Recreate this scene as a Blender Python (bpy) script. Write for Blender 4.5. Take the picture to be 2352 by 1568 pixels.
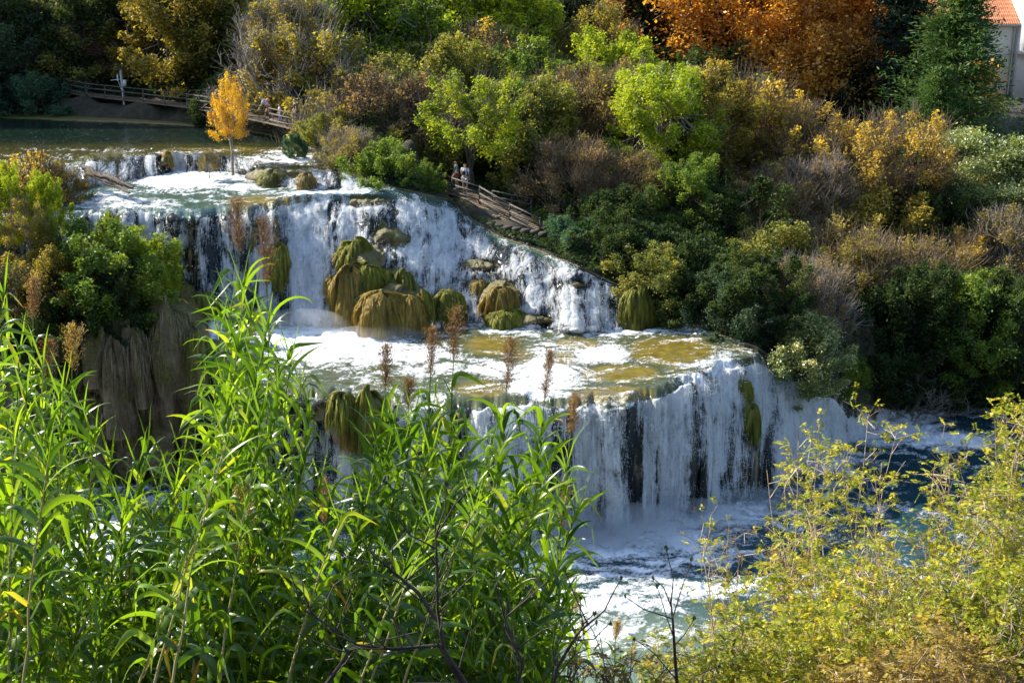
import bpy, math, random
import numpy as np
from mathutils import Vector, Matrix
rs = np.random.RandomState
for o in list(bpy.data.objects): bpy.data.objects.remove(o)
C = bpy.context.scene.collection
S = bpy.context.scene
# ---------------------------------------------------------------- camera
PITCH = math.radians(17.0); F = 2940.0; CH = 24.0
cam = bpy.data.objects.new('camera', bpy.data.cameras.new('camera')); C.objects.link(cam)
cam.location = (0, 0, CH); cam.rotation_euler = (math.radians(90) - PITCH, 0, 0)
cam.data.lens = 45.0; cam.data.sensor_width = 36.0; cam.data.clip_end = 3000; cam.data.clip_start = 0.2
S.camera = cam
# ---------------------------------------------------------------- sky and sun
w = bpy.data.worlds.new('World'); S.world = w; w.use_nodes = True
nt = w.node_tree; bg = nt.nodes['Background']
sky = nt.nodes.new('ShaderNodeTexSky'); sky.sky_type = 'NISHITA'; sky.sun_disc = False
SUN_EL = math.radians(36); SUN_AZ = math.radians(-62)
sky.sun_elevation = SUN_EL; sky.sun_rotation = SUN_AZ
nt.links.new(sky.outputs[0], bg.inputs[0]); bg.inputs[1].default_value = 0.145
sl = bpy.data.lights.new('sun', 'SUN'); sl.energy = 5.0; sl.angle = math.radians(0.5); sl.color = (1.0, 0.93, 0.8)
so = bpy.data.objects.new('sun', sl); C.objects.link(so)
SD = Vector((math.sin(SUN_AZ)*math.cos(SUN_EL), math.cos(SUN_AZ)*math.cos(SUN_EL), math.sin(SUN_EL)))
so.rotation_euler = SD.to_track_quat('Z', 'Y').to_euler(); so.location = SD*300
S.view_settings.view_transform = 'Standard'; S.view_settings.look = 'None'
S.view_settings.exposure = 1.22; S.view_settings.gamma = 1
S.cycles.max_bounces = 6; S.cycles.diffuse_bounces = 3; S.cycles.glossy_bounces = 3; S.cycles.transmission_bounces = 5
S.cycles.transparent_max_bounces = 6; S.cycles.volume_bounces = 1; S.cycles.use_denoising = True
S.cycles.caustics_reflective = False; S.cycles.caustics_refractive = False
# ---------------------------------------------------------------- helpers: rays, noise, meshes
cP, sP = math.cos(PITCH), math.sin(PITCH)
def ray(u, v):
    x = (np.asarray(u, float) - 1176)/F; y = -(np.asarray(v, float) - 784)/F
    return x, cP + y*sP, -sP + y*cP
def Pz(u, v, z):                                   # the point of height z seen at (u, v) of the photograph
    dx, dy, dz = ray(u, v); t = (np.asarray(z, float) - CH)/dz
    return np.stack([dx*t, dy*t, CH + dz*t], -1)
def Pd(u, v, d):                                   # the point at depth d
    dx, dy, dz = ray(u, v); t = np.asarray(d, float)/dy
    return np.stack([dx*t, dy*t, CH + dz*t], -1)
def px(P):
    P = np.asarray(P, float); X = P[..., 0]; Y = P[..., 1]; Z = P[..., 2] - CH
    d = Y*cP - Z*sP; up = Y*sP + Z*cP
    return 1176 + F*X/d, 784 - F*up/d
def hsh(i, j, k, seed):
    with np.errstate(over='ignore'):
        n = (i.astype(np.int64)*374761393 + j.astype(np.int64)*668265263 + k.astype(np.int64)*1274126177 + seed*974634777) & 0xffffffff
        n = ((n ^ (n >> 13))*1274126177) & 0xffffffff
        n = ((n ^ (n >> 16))*668265263) & 0xffffffff
    return ((n >> 8) & 0xffff)/65535.0
def vn(x, y, z=0.0, seed=0):
    x, y, z = np.broadcast_arrays(np.asarray(x, float), np.asarray(y, float), np.asarray(z, float))
    xi, yi, zi = np.floor(x).astype(int), np.floor(y).astype(int), np.floor(z).astype(int)
    fx, fy, fz = x - xi, y - yi, z - zi
    fx = fx*fx*(3-2*fx); fy = fy*fy*(3-2*fy); fz = fz*fz*(3-2*fz)
    r = 0
    for a in (0, 1):
        for b in (0, 1):
            for c in (0, 1):
                r = r + hsh(xi+a, yi+b, zi+c, seed)*(fx if a else 1-fx)*(fy if b else 1-fy)*(fz if c else 1-fz)
    return r
def fbm(x, y, z=0.0, o=4, seed=0):
    r = 0; a = 0.5; s = 1.0; t = 0
    for i in range(o):
        r = r + a*vn(np.asarray(x)*s, np.asarray(y)*s, np.asarray(z)*s, seed + i*17); t += a; a *= .5; s *= 2.03
    return r/t
def sst(a, b, x): t = np.clip((x-a)/(b-a), 0, 1); return t*t*(3-2*t)
def lerp(a, b, t): return a + (b-a)*t
def mesh(name, V, Fc, mat=None, parent=None, smooth=False, attrs=None, cols=None):
    V = np.asarray(V, np.float32).reshape(-1, 3); Fc = np.asarray(Fc, np.int32)
    me = bpy.data.meshes.new(name); n = Fc.shape[1] if Fc.ndim == 2 and len(Fc) else 4
    me.vertices.add(len(V)); me.vertices.foreach_set('co', V.ravel())
    me.loops.add(Fc.size); me.loops.foreach_set('vertex_index', Fc.ravel())
    me.polygons.add(len(Fc)); me.polygons.foreach_set('loop_start', np.arange(len(Fc), dtype=np.int32)*n)
    try: me.polygons.foreach_set('loop_total', np.full(len(Fc), n, np.int32))
    except Exception: pass
    me.update(calc_edges=True)
    if smooth: me.polygons.foreach_set('use_smooth', np.ones(len(Fc), bool))
    for k, a in (attrs or {}).items():
        at = me.attributes.new(k, 'FLOAT', 'POINT'); at.data.foreach_set('value', np.asarray(a, np.float32).ravel())
    for k, a in (cols or {}).items():
        at = me.attributes.new(k, 'FLOAT_COLOR', 'POINT')
        a = np.concatenate([a, np.ones((len(a), 1))], 1) if a.shape[1] == 3 else a
        at.data.foreach_set('color', np.asarray(a, np.float32).ravel())
    o = bpy.data.objects.new(name, me); C.objects.link(o)
    if mat: me.materials.append(mat)
    if parent: o.parent = parent
    return o
class MB:                                          # collects quads (triangles repeat no vertex: they are made as slim quads)
    def __init__(s): s.V = []; s.Fq = []; s.n = 0; s.A = []
    def add(s, V, Fq, a=0.5):
        V = np.asarray(V, float).reshape(-1, 3); Fq = np.asarray(Fq, int).reshape(-1, 4)
        s.V.append(V); s.Fq.append(Fq + s.n); s.n += len(V); s.A.append(np.broadcast_to(np.asarray(a, float), (len(V),)).copy())
    def box(s, c, d, R=None, a=.5):
        c = np.array(c, float); d = np.array(d, float)/2
        q = np.array([[x, y, z] for z in (-1, 1) for y in (-1, 1) for x in (-1, 1)])*d
        if R is not None: q = q @ np.asarray(R).T
        s.add(q + c, [[0, 2, 3, 1], [4, 5, 7, 6], [0, 1, 5, 4], [2, 6, 7, 3], [0, 4, 6, 2], [1, 3, 7, 5]], a)
    def tube(s, P, r, sides=5, a=.5, cap=True):
        P = np.asarray(P, float); n = len(P); r = np.broadcast_to(np.asarray(r, float), (n,))
        T = np.gradient(P, axis=0); T /= np.linalg.norm(T, axis=1)[:, None] + 1e-9
        up = np.array([0.3, 0.2, 1.0]) if abs(T[0][2]) < .9 else np.array([1.0, .1, 0])
        A = np.cross(T, up); A /= np.linalg.norm(A, axis=1)[:, None] + 1e-9; B = np.cross(T, A)
        th = np.arange(sides)*2*math.pi/sides
        V = P[:, None] + r[:, None, None]*(np.cos(th)[None, :, None]*A[:, None] + np.sin(th)[None, :, None]*B[:, None])
        i = np.arange(n-1)[:, None]*sides; j = np.arange(sides)[None]; k = (j+1) % sides
        Fq = np.stack([i+j, i+k, i+sides+k, i+sides+j], -1).reshape(-1, 4)
        V = V.reshape(-1, 3)
        if cap and sides == 4: Fq = np.concatenate([Fq, [[3, 2, 1, 0]], [[(n-1)*4+q for q in range(4)]]])
        s.add(V, Fq, a)
    def build(s, name, mat, parent=None, smooth=False):
        return mesh(name, np.concatenate(s.V), np.concatenate(s.Fq), mat, parent, smooth, attrs={'rnd': np.concatenate(s.A)})
def unit(a): return a/(np.linalg.norm(a, axis=-1, keepdims=True) + 1e-9)
def leafq(c, ax, L, W, r, nrm=None):               # diamond leaves: centres, axes, lengths, widths
    n = len(c); ax = unit(ax)
    if nrm is None: nrm = unit(r.normal(size=(n, 3)))
    b = unit(np.cross(ax, nrm)); L = np.broadcast_to(L, (n,))[:, None]; W = np.broadcast_to(W, (n,))[:, None]
    V = np.stack([c - ax*L/2, c + b*W/2, c + ax*L/2, c - b*W/2], 1).reshape(-1, 3)
    return V, np.arange(4*n).reshape(-1, 4)
def empty(name, loc=(0, 0, 0), rz=0, sc=(1, 1, 1)):
    o = bpy.data.objects.new(name, None); C.objects.link(o); o.location = loc; o.rotation_euler = (0, 0, rz); o.scale = sc
    o.empty_display_size = .1
    return o
def tag(o, label, cat, group=None, kind=None):
    if label: o['label'] = label
    if cat: o['category'] = cat
    if group: o['group'] = group
    if kind: o['kind'] = kind
    return o
# ---------------------------------------------------------------- materials
def newmat(name):
    m = bpy.data.materials.new(name); m.use_nodes = True; nt = m.node_tree; nt.nodes.clear()
    out = nt.nodes.new('ShaderNodeOutputMaterial'); return m, nt, out
def N(nt, t, **k):
    n = nt.nodes.new(t)
    for a, b in k.items():
        if a.startswith('i_'): n.inputs[a[2:].replace('_', ' ')].default_value = b
        else: setattr(n, a, b)
    return n
def ramp(nt, fac, stops):
    r = nt.nodes.new('ShaderNodeValToRGB'); e = r.color_ramp.elements
    while len(e) < len(stops): e.new(.5)
    for q, (p, c) in zip(e, stops): q.position = p; q.color = (*c, 1)
    nt.links.new(fac, r.inputs[0]); return r.outputs[0]
def math_(nt, op, a, b=None, clamp=False):
    n = nt.nodes.new('ShaderNodeMath'); n.operation = op; n.use_clamp = clamp
    for i, q in enumerate((a, b)):
        if q is None: continue
        if isinstance(q, (int, float)): n.inputs[i].default_value = q
        else: nt.links.new(q, n.inputs[i])
    return n.outputs[0]
def mixc(nt, f, a, b, mode='MIX'):
    n = nt.nodes.new('ShaderNodeMix'); n.data_type = 'RGBA'; n.blend_type = mode
    for i, q in ((0, f), (6, a), (7, b)):
        if isinstance(q, (int, float)): n.inputs[i].default_value = q
        elif isinstance(q, tuple): n.inputs[i].default_value = (*q, 1)
        else: nt.links.new(q, n.inputs[i])
    return n.outputs[2]
def noise(nt, scale, detail=3, vec=None, dist=0, rough=.5):
    n = nt.nodes.new('ShaderNodeTexNoise'); n.inputs['Scale'].default_value = scale; n.inputs['Detail'].default_value = detail
    n.inputs['Distortion'].default_value = dist; n.inputs['Roughness'].default_value = rough
    if vec is None:
        g = nt.nodes.new('ShaderNodeNewGeometry'); vec = g.outputs['Position']
    nt.links.new(vec, n.inputs['Vector']); return n.outputs[0]
def leafmat(name, cols, transl=.4, gloss=.025, rough=.5, patch=.5):
    """cols: three colours from darker to lighter; picked leaf by leaf, and in patches a metre or two across"""
    m, nt, out = newmat(name)
    at = N(nt, 'ShaderNodeAttribute', attribute_name='rnd')
    nz = noise(nt, .55, 2)
    f = math_(nt, 'ADD', math_(nt, 'MULTIPLY', at.outputs['Fac'], 1-patch), math_(nt, 'MULTIPLY', math_(nt, 'MULTIPLY_ADD', nz, 2.2), patch))
    # MULTIPLY_ADD third input
    f = math_(nt, 'ADD', math_(nt, 'MULTIPLY', at.outputs['Fac'], 1-patch), math_(nt, 'MULTIPLY', math_(nt, 'SUBTRACT', math_(nt, 'MULTIPLY', nz, 2.4), .7, True), patch))
    col = ramp(nt, f, [(.05, cols[0]), (.5, cols[1]), (.95, cols[2])])
    d = N(nt, 'ShaderNodeBsdfDiffuse'); t = N(nt, 'ShaderNodeBsdfTranslucent'); g = N(nt, 'ShaderNodeBsdfGlossy'); g.inputs['Roughness'].default_value = rough
    nt.links.new(col, d.inputs[0])
    nt.links.new(mixc(nt, 1.0, col, (1.25, 1.15, .55), 'MULTIPLY'), t.inputs[0])
    a = N(nt, 'ShaderNodeMixShader'); a.inputs[0].default_value = transl
    nt.links.new(d.outputs[0], a.inputs[1]); nt.links.new(t.outputs[0], a.inputs[2])
    b = N(nt, 'ShaderNodeMixShader'); b.inputs[0].default_value = gloss
    nt.links.new(a.outputs[0], b.inputs[1]); nt.links.new(g.outputs[0], b.inputs[2])
    nt.links.new(b.outputs[0], out.inputs[0]); return m
def plain(name, c1, c2=None, scale=3, rough=.8, bump=.0, metal=0, vecscale=None):
    m, nt, out = newmat(name); p = N(nt, 'ShaderNodeBsdfPrincipled'); p.inputs['Roughness'].default_value = rough; p.inputs['Metallic'].default_value = metal
    c2 = c2 or tuple(x*.75 for x in c1); nz = noise(nt, scale, 4)
    nt.links.new(ramp(nt, nz, [(.35, c2), (.65, c1)]), p.inputs['Base Color'])
    if bump:
        b = N(nt, 'ShaderNodeBump'); b.inputs['Strength'].default_value = bump; b.inputs['Distance'].default_value = .05
        nt.links.new(nz, b.inputs['Height']); nt.links.new(b.outputs[0], p.inputs['Normal'])
    nt.links.new(p.outputs[0], out.inputs[0]); return m
def watermat():
    m, nt, out = newmat('river water')
    col = N(nt, 'ShaderNodeAttribute', attribute_name='wcol').outputs['Color']
    foam = N(nt, 'ShaderNodeAttribute', attribute_name='foam').outputs['Fac']
    flow = N(nt, 'ShaderNodeAttribute', attribute_name='flow').outputs['Vector']
    steep = N(nt, 'ShaderNodeAttribute', attribute_name='steep').outputs['Fac']
    mp = N(nt, 'ShaderNodeMapping'); mp.inputs['Scale'].default_value = (9, 1.1, 9); nt.links.new(flow, mp.inputs[0])
    n1 = noise(nt, 1.0, 4, mp.outputs[0], .6, .65)
    n2 = noise(nt, 6.0, 5, None, .3, .8)
    nn = math_(nt, 'ADD', math_(nt, 'MULTIPLY', n1, math_(nt, 'MULTIPLY', steep, .5)), math_(nt, 'MULTIPLY', n2, math_(nt, 'SUBTRACT', 1.0, math_(nt, 'MULTIPLY', steep, .6))))
    f = math_(nt, 'ADD', foam, math_(nt, 'MULTIPLY', math_(nt, 'SUBTRACT', nn, .5), math_(nt, 'ADD', math_(nt, 'MULTIPLY', steep, .9), 2.1)))
    fm = ramp(nt, f, [(.22, (0, 0, 0)), (.50, (.5, .5, .5)), (.82, (1, 1, 1))])
    c = mixc(nt, fm, col, (.82, .85, .87))
    p = N(nt, 'ShaderNodeBsdfPrincipled'); nt.links.new(c, p.inputs['Base Color'])
    nt.links.new(math_(nt, 'ADD', math_(nt, 'MULTIPLY', fm, .5), .09), p.inputs['Roughness']); p.inputs['IOR'].default_value = 1.33
    wv = noise(nt, 2.6, 4, None, .8, .6)
    hh = math_(nt, 'ADD', math_(nt, 'MULTIPLY', wv, math_(nt, 'ADD', math_(nt, 'MULTIPLY', fm, .4), .18)), math_(nt, 'MULTIPLY', nn, math_(nt, 'MULTIPLY', fm, 1.0)))
    b = N(nt, 'ShaderNodeBump'); b.inputs['Strength'].default_value = .55; b.inputs['Distance'].default_value = .10
    nt.links.new(hh, b.inputs['Height']); nt.links.new(b.outputs[0], p.inputs['Normal'])
    t = N(nt, 'ShaderNodeBsdfTranslucent'); t.inputs[0].default_value = (.92, .95, .96, 1)
    mx = N(nt, 'ShaderNodeMixShader'); nt.links.new(math_(nt, 'MULTIPLY', math_(nt, 'MULTIPLY', fm, steep), .45), mx.inputs[0])
    nt.links.new(p.outputs[0], mx.inputs[1]); nt.links.new(t.outputs[0], mx.inputs[2])
    nt.links.new(mx.outputs[0], out.inputs[0]); return m
def rockmat(name, wet=False, moss=.5):
    m, nt, out = newmat(name)
    n1 = noise(nt, 1.3, 5, None, .3, .6); n2 = noise(nt, 7, 4, None, 0, .7); n3 = noise(nt, .7, 3)
    g = N(nt, 'ShaderNodeNewGeometry'); sx = N(nt, 'ShaderNodeSeparateXYZ'); nt.links.new(g.outputs['Normal'], sx.inputs[0])
    rock = ramp(nt, n1, [(.3, (.05, .037, .02)), (.5, (.15, .11, .06)), (.72, (.28, .22, .13))])
    ms = ramp(nt, n2, [(.3, (.035, .035, .006)), (.55, (.11, .095, .012)), (.75, (.20, .17, .03))])
    f = math_(nt, 'ADD', math_(nt, 'MULTIPLY', sx.outputs[2], .8), math_(nt, 'SUBTRACT', n3, 1.0 - moss))
    fr = ramp(nt, f, [(.3, (0, 0, 0)), (.5, (1, 1, 1))])
    p = N(nt, 'ShaderNodeBsdfPrincipled'); nt.links.new(mixc(nt, fr, rock, ms), p.inputs['Base Color'])
    p.inputs['Roughness'].default_value = .45 if wet else .85
    b = N(nt, 'ShaderNodeBump'); b.inputs['Strength'].default_value = .8; b.inputs['Distance'].default_value = .15
    nt.links.new(math_(nt, 'ADD', n2, n1), b.inputs['Height']); nt.links.new(b.outputs[0], p.inputs['Normal'])
    nt.links.new(p.outputs[0], out.inputs[0]); return m
M_water = watermat()
M_wetrock = rockmat('wet mossy rock', True, .80)
M_soil = plain('leaf litter soil', (.034, .028, .014), (.014, .013, .007), 2.5, .95, .6)
# ---------------------------------------------------------------- THE RIVER: one profile per column, near pool -> lower fall -> middle pool -> upper fall -> basin -> lip -> lake
def chain(E, B, n):                                # n extra keys squeezed between E and just beyond it (no feature there)
    return [(E[0] - B*(i+1), E[1] + .04*(i+1)) for i in range(n)]
K = {}
K[-500] = [(1120, 0), (800, 6.5), (720, 6.8), (540, 10.8), (470, 11.2), (400, 12.4), (252, 12.5)]
K[0]    = [(1120, 0), (800, 6.5), (720, 6.8), (520, 11.0), (450, 11.3), (395, 12.4), (262, 12.5)]
K[150]  = [(1120, 0), (790, 6.6), (705, 6.9), (490, 11.3), (440, 11.4), (385, 12.4), (268, 12.5)]
K[300]  = [(1115, 0), (768, 6.8), (690, 7.2), (482, 11.4), (415, 11.5), (362, 12.4), (275, 12.5)]
K[400]  = [(1110, 0), (745, 6.9), (680, 7.2), (487, 11.4), (393, 11.5), (352, 12.5), (281, 12.5)]
K[470]  = [(1110, 0), (790, 6.4), (700, 6.8), (485, 11.4), (391, 11.5), (352, 12.5), (286, 12.5)]
K[540]  = [(1120, 0), (870, 6.1), (735, 6.1), (482, 11.4), (396, 11.5), (360, 12.3), (292, 12.5)]
K[620]  = [(1140, 0), (900, 6.0), (740, 6.0), (466, 11.5), (425, 11.5), (390, 12.2), (305, 12.5)]
K[700]  = [(1160, 0), (905, 6.0), (744, 6.0), (447, 11.6), (436, 11.6), (392, 12.25), (330, 12.45)]
K[790]  = [(1180, 0), (905, 6.0), (755, 6.0), (444, 11.6), (434, 11.65), (398, 12.2), (372, 12.4)]
K[850]  = [(1190, 0), (905, 6.0), (765, 6.0), (446, 11.6), (438, 11.7), (425, 11.9), (418, 12.0)]
K[960]  = [(1215, 0), (915, 6.0), (764, 6.0), (450, 11.3), (447, 11.33), (445, 11.36), (443, 11.4)]
K[1030] = [(1240, 0), (930, 6.0), (750, 6.0), (466, 10.6), (463, 10.62), (461, 10.65), (459, 10.7)]
K[1080] = [(1250, 0), (928, 6.0), (742, 6.0), (508, 9.9), (505, 9.92), (503, 9.95), (501, 10.0)]
K[1140] = [(1262, 0), (918, 6.0), (748, 6.0), (548, 9.3), (545, 9.33), (543, 9.36), (541, 9.4)]
K[1240] = [(1245, 0), (915, 6.0), (758, 6.0), (584, 8.9), (581, 8.93), (579, 8.96), (577, 9.0)]
K[1330] = [(1235, 0), (922, 6.0), (764, 6.0), (620, 8.5), (617, 8.55), (615, 8.6), (613, 8.65)]
K[1420] = [(1222, 0), (922, 6.0), (757, 6.0), (662, 7.6), (659, 7.65), (657, 7.7), (655, 7.75)]
K[1490] = [(1205, 0), (902, 6.0), (745, 6.05), (722, 6.5), (720, 6.55), (718, 6.6), (716, 6.65)]
K[1560] = [(1190, 0), (882, 6.0), (747, 6.1), (742, 6.2), (740, 6.22), (738, 6.24), (736, 6.26)]
K[1640] = [(1168, 0), (842, 6.0), (775, 6.1), (771, 6.15), (769, 6.2), (767, 6.22), (765, 6.24)]
K[1740] = [(1140, 0), (818, 5.8), (806, 5.9), (804, 5.95), (802, 6.0), (800, 6.05), (798, 6.1)]
K[1790] = [(1115, 0), (852, 4.9), (846, 5.0), (844, 5.05), (842, 5.1), (840, 5.15), (838, 5.2)]
K[1850] = [(1080, 0), (882, 4.0), (878, 4.1), (876, 4.15), (874, 4.2), (872, 4.25), (870, 4.3)]
K[1920] = [(1040, 0), (915, 2.6), (911, 2.7), (909, 2.75), (907, 2.8), (905, 2.85), (903, 2.9)]
K[1990] = [(990, 0), (942, .9), (939, 1.0), (937, 1.05), (935, 1.1), (933, 1.15), (931, 1.2)]
K[2060] = [(960, 0), (953, .1), (950, .15), (948, .2), (946, .22), (944, .24), (942, .26)]
K[2300] = [(945, 0), (940, .05), (938, .08), (936, .1), (934, .12), (932, .14), (930, .16)]
K[2900] = [(930, 0), (926, .05), (924, .08), (922, .1), (920, .12), (918, .14), (916, .16)]
ku = np.array(sorted(K)); kv = np.array([[p[0] for p in K[u]] for u in ku], float); kz = np.array([[p[1] for p in K[u]] for u in ku], float)
ucol = np.arange(-420, 2800, 3.4); NC = len(ucol)
jit = (fbm(ucol/26, 3.3, 0, 4, 5)-.5)
KV = np.stack([np.interp(ucol, ku, kv[:, i]) for i in range(7)], 1); KZ = np.stack([np.interp(ucol, ku, kz[:, i]) for i in range(7)], 1)
for i, a in ((0, 26), (1, 36), (2, 22), (3, 22), (4, 10), (5, 14)): # uneven lips and feet
    gap = np.minimum(np.abs(KV[:, i]-KV[:, i+1]), (np.abs(KV[:, i]-KV[:, i-1]) if i else 99))
    KV[:, i] += (fbm(ucol/24, i*7.7, 0, 4, 9)-.5)*a*sst(5, 45, gap)
KW = [Pz(ucol, np.full(NC, 2500.), np.zeros(NC)), Pz(ucol, np.full(NC, 1600.), np.zeros(NC))] + [Pz(ucol, KV[:, i], KZ[:, i]) for i in range(7)]
rows = [6, 190, 150, 90, 140, 40, 30, 45]
segs = []
for i, n in enumerate(rows):
    t = np.linspace(0, 1, n, endpoint=False)
    a, b = KW[i][None], KW[i+1][None]; tt = t[:, None]
    P = np.empty((n, NC, 3))
    if i in (2, 4, 6):                              # falls: water keeps its level, then drops
        th = np.clip(tt, 0, 1); hz = th**1.0
        bulge = {2: .55 - .45*sst(1560, 1680, ucol), 4: .25*(1-sst(640, 760, ucol)), 6: .3 + 0*ucol}[i][None]
        ease = hz**(1-bulge*.55)
        if i == 4:
            ph_ = fbm(ucol/60, 1.7, 0, 3, 55)[None]*3.0; amp = .016*sst(650, 760, ucol)[None]*sst(0, .12, th)*(1-sst(.88, 1, th))
            ease = ease + amp*np.sin(2*math.pi*(th*3.6+ph_)) + amp*.5*np.sin(2*math.pi*(th*8.3+ph_*2.3))
        P[..., 0] = lerp(a[..., 0], b[..., 0], th); P[..., 1] = lerp(a[..., 1], b[..., 1], th**(1+bulge)); P[..., 2] = lerp(a[..., 2], b[..., 2], ease)
    else:
        P = a + (b-a)*tt[..., None]
    if i in (2, 4):
        P[..., 2] -= .34*np.clip(1-(1-tt)/.16, 0, 1)**2*sst(.5, 2, KW[i+1][:, 2]-KW[i][:, 2])[None]
    if i in (3, 5):
        P[..., 2] -= .34*np.clip(1-tt/.10, 0, 1)**2*sst(.5, 2, KW[i][:, 2]-KW[i-1][:, 2])[None]
    segs.append(P)
G = np.concatenate(segs + [KW[8][None]]); NR = G.shape[0]
SEG = np.concatenate([np.full(n, i) for i, n in enumerate(rows)] + [[7]]); TT = np.concatenate([np.linspace(0, 1, n, endpoint=False) for n in rows] + [[1.0]])
UU, VV = px(G)
drop = {i: (KW[i+1][:, 2]-KW[i][:, 2]) for i in range(8)}
fallw = np.zeros((NR, NC))
for i in (2, 4, 6):
    r_ = SEG == i; fallw[r_] = (sst(0.15, .6, drop[i])[None]*np.minimum(sst(-.02, .05, TT[r_]), 1-sst(.97, 1.03, TT[r_]))[:, None])
fb = fallw.copy()
for _ in range(3): fb[1:-1] = (fb[:-2]+fb[1:-1]+fb[2:])/3
# flow coordinates in metres: across and along
du = np.linalg.norm(np.diff(G, axis=1, prepend=G[:, :1]), axis=2); across = np.cumsum(np.minimum(du, 1.0), axis=1)
across = np.broadcast_to(np.interp(ucol, ku, np.interp(ku, [-500, 2900], [0, 75])), (NR, NC))
along = np.cumsum(np.linalg.norm(np.diff(G, axis=0, prepend=G[:1]), axis=2), axis=0)
X, Y, Z = G[..., 0], G[..., 1], G[..., 2]
# rock relief: buttresses on the falls, lumps everywhere
nrm = np.cross(np.gradient(G, axis=1), np.gradient(G, axis=0)); nrm = unit(nrm); flip_ = np.where(fb > .25, nrm[..., 2]*.25 - nrm[..., 1], nrm[..., 2]) < 0; nrm[flip_] *= -1
Nh = unit(np.stack([nrm[..., 0], nrm[..., 1]-.25*fb, np.abs(nrm[..., 2])*.6+.15*(1-fb)], -1))
upm = ((SEG == 4)[:, None])*1.0
butt = (fbm(across*.9, along*.10, 0, 4, 31)-.5)*1.1 + (fbm(across*2.6, along*.5, 0, 3, 32)-.5)*.45
ledge = (fbm(across*.5, along*1.1, 2, 4, 33)-.5)*.9
lump = (fbm(X*1.2, Y*1.2, Z*1.2, 5, 34)-.5)*.55

relief = fb*(1-.62*upm*sst(880, 1000, UU))*(butt + ledge*(.35+.45*upm*sst(700, 1100, UU)) + lump)
blobs = lambda L: np.max([a*np.exp(-(((UU-u)/ru)**2 + ((VV-v)/rv)**2)**p) for (u, v, ru, rv, a, p) in L], axis=0)
rockb = blobs([(868, 690, 105, 70, 1, 2), (845, 600, 40, 40, .7, 2), (1025, 700, 34, 35, .8, 2), (1150, 690, 45, 45, 1, 2), (1100, 612, 45, 14, .6, 2),
               (1090, 655, 20, 18, .5, 2), (1460, 705, 32, 40, .9, 2), (636, 600, 22, 50, .7, 2), (405, 600, 12, 45, .35, 1), (437, 575, 10, 70, .4, 1), (900, 545, 50, 25, .5, 1), (850, 462, 55, 14, .55, 2),
               (1730, 970, 12, 50, .55, 2), (1708, 885, 18, 30, .4, 2), (1825, 935, 22, 14, .35, 1), (790, 960, 34, 60, .9, 2), (850, 960, 36, 65, .9, 2), (1060, 950, 22, 30, .5, 2),
               (1400, 905, 60, 12, .55, 2), (1100, 905, 40, 16, .5, 2), (600, 405, 40, 18, .8, 2), (680, 395, 30, 12, .5, 2), (700, 420, 22, 14, .7, 2), (380, 370, 14, 14, .5, 2), (1330, 655, 30, 8, .4, 1), (1210, 735, 60, 12, .6, 2)])
island = sst(490, 440, UU)*((SEG == 3)|(SEG == 2))[:, None]
cliffr = sst(520, 470, UU)*(SEG == 2)[:, None]*sst(100, 160, UU)
RK = G + Nh*(relief + rockb*.55*(fb*.9+.1) - (.40 + .45*(SEG == 2)[:, None])*fb*(1-sst(.15, .5, rockb)))[..., None]
relw = fb*((fbm(across*.9, along*.10, 0, 3, 31)-.5)*1.0 + (fbm(across*.5, along*.7, 2, 2, 33)-.5)*.5*upm + (fbm(across*3.0, along*.25, 0, 2, 36)-.5)*.16)
RK[..., 2] += island*(.5 + .6*fbm(X*.7, Y*.7, 0, 4, 41))*((SEG == 3)[:, None]) - .0
# moss seen under shallow water in the middle pool and basins
moss = blobs([(1540, 805, 110, 34, 1, 2), (1425, 858, 95, 22, 1, 2), (1415, 905, 95, 22, .95, 2), (1326, 790, 62, 14, .85, 2), (1292, 822, 32, 18, .7, 2), (1105, 893, 62, 24, 1, 2),
              (1130, 793, 75, 26, .85, 2), (1200, 815, 30, 22, .6, 2), (1085, 862, 40, 12, .3, 2), (620, 462, 110, 16, .9, 1.5), (560, 475, 60, 10, .6, 1), (900, 462, 30, 14, .5, 1), (200, 400, 120, 18, .8, 2), (520, 345, 190, 10, .75, 1),
              (260, 362, 90, 14, .6, 2), (700, 395, 60, 14, .6, 2), (640, 432, 40, 10, .5, 1), (860, 885, 120, 20, .35, 1), (1700, 800, 50, 10, .6, 1), (350, 480, 60, 8, .3, 1), (850, 462, 70, 18, .6, 1), (160, 420, 40, 25, .8, 1), (780, 375, 40, 12, .5, 1), (1560, 845, 60, 15, .5, 1)])
moss = np.where((SEG == 0)[:, None] | (SEG == 1)[:, None], 0, moss)
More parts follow.
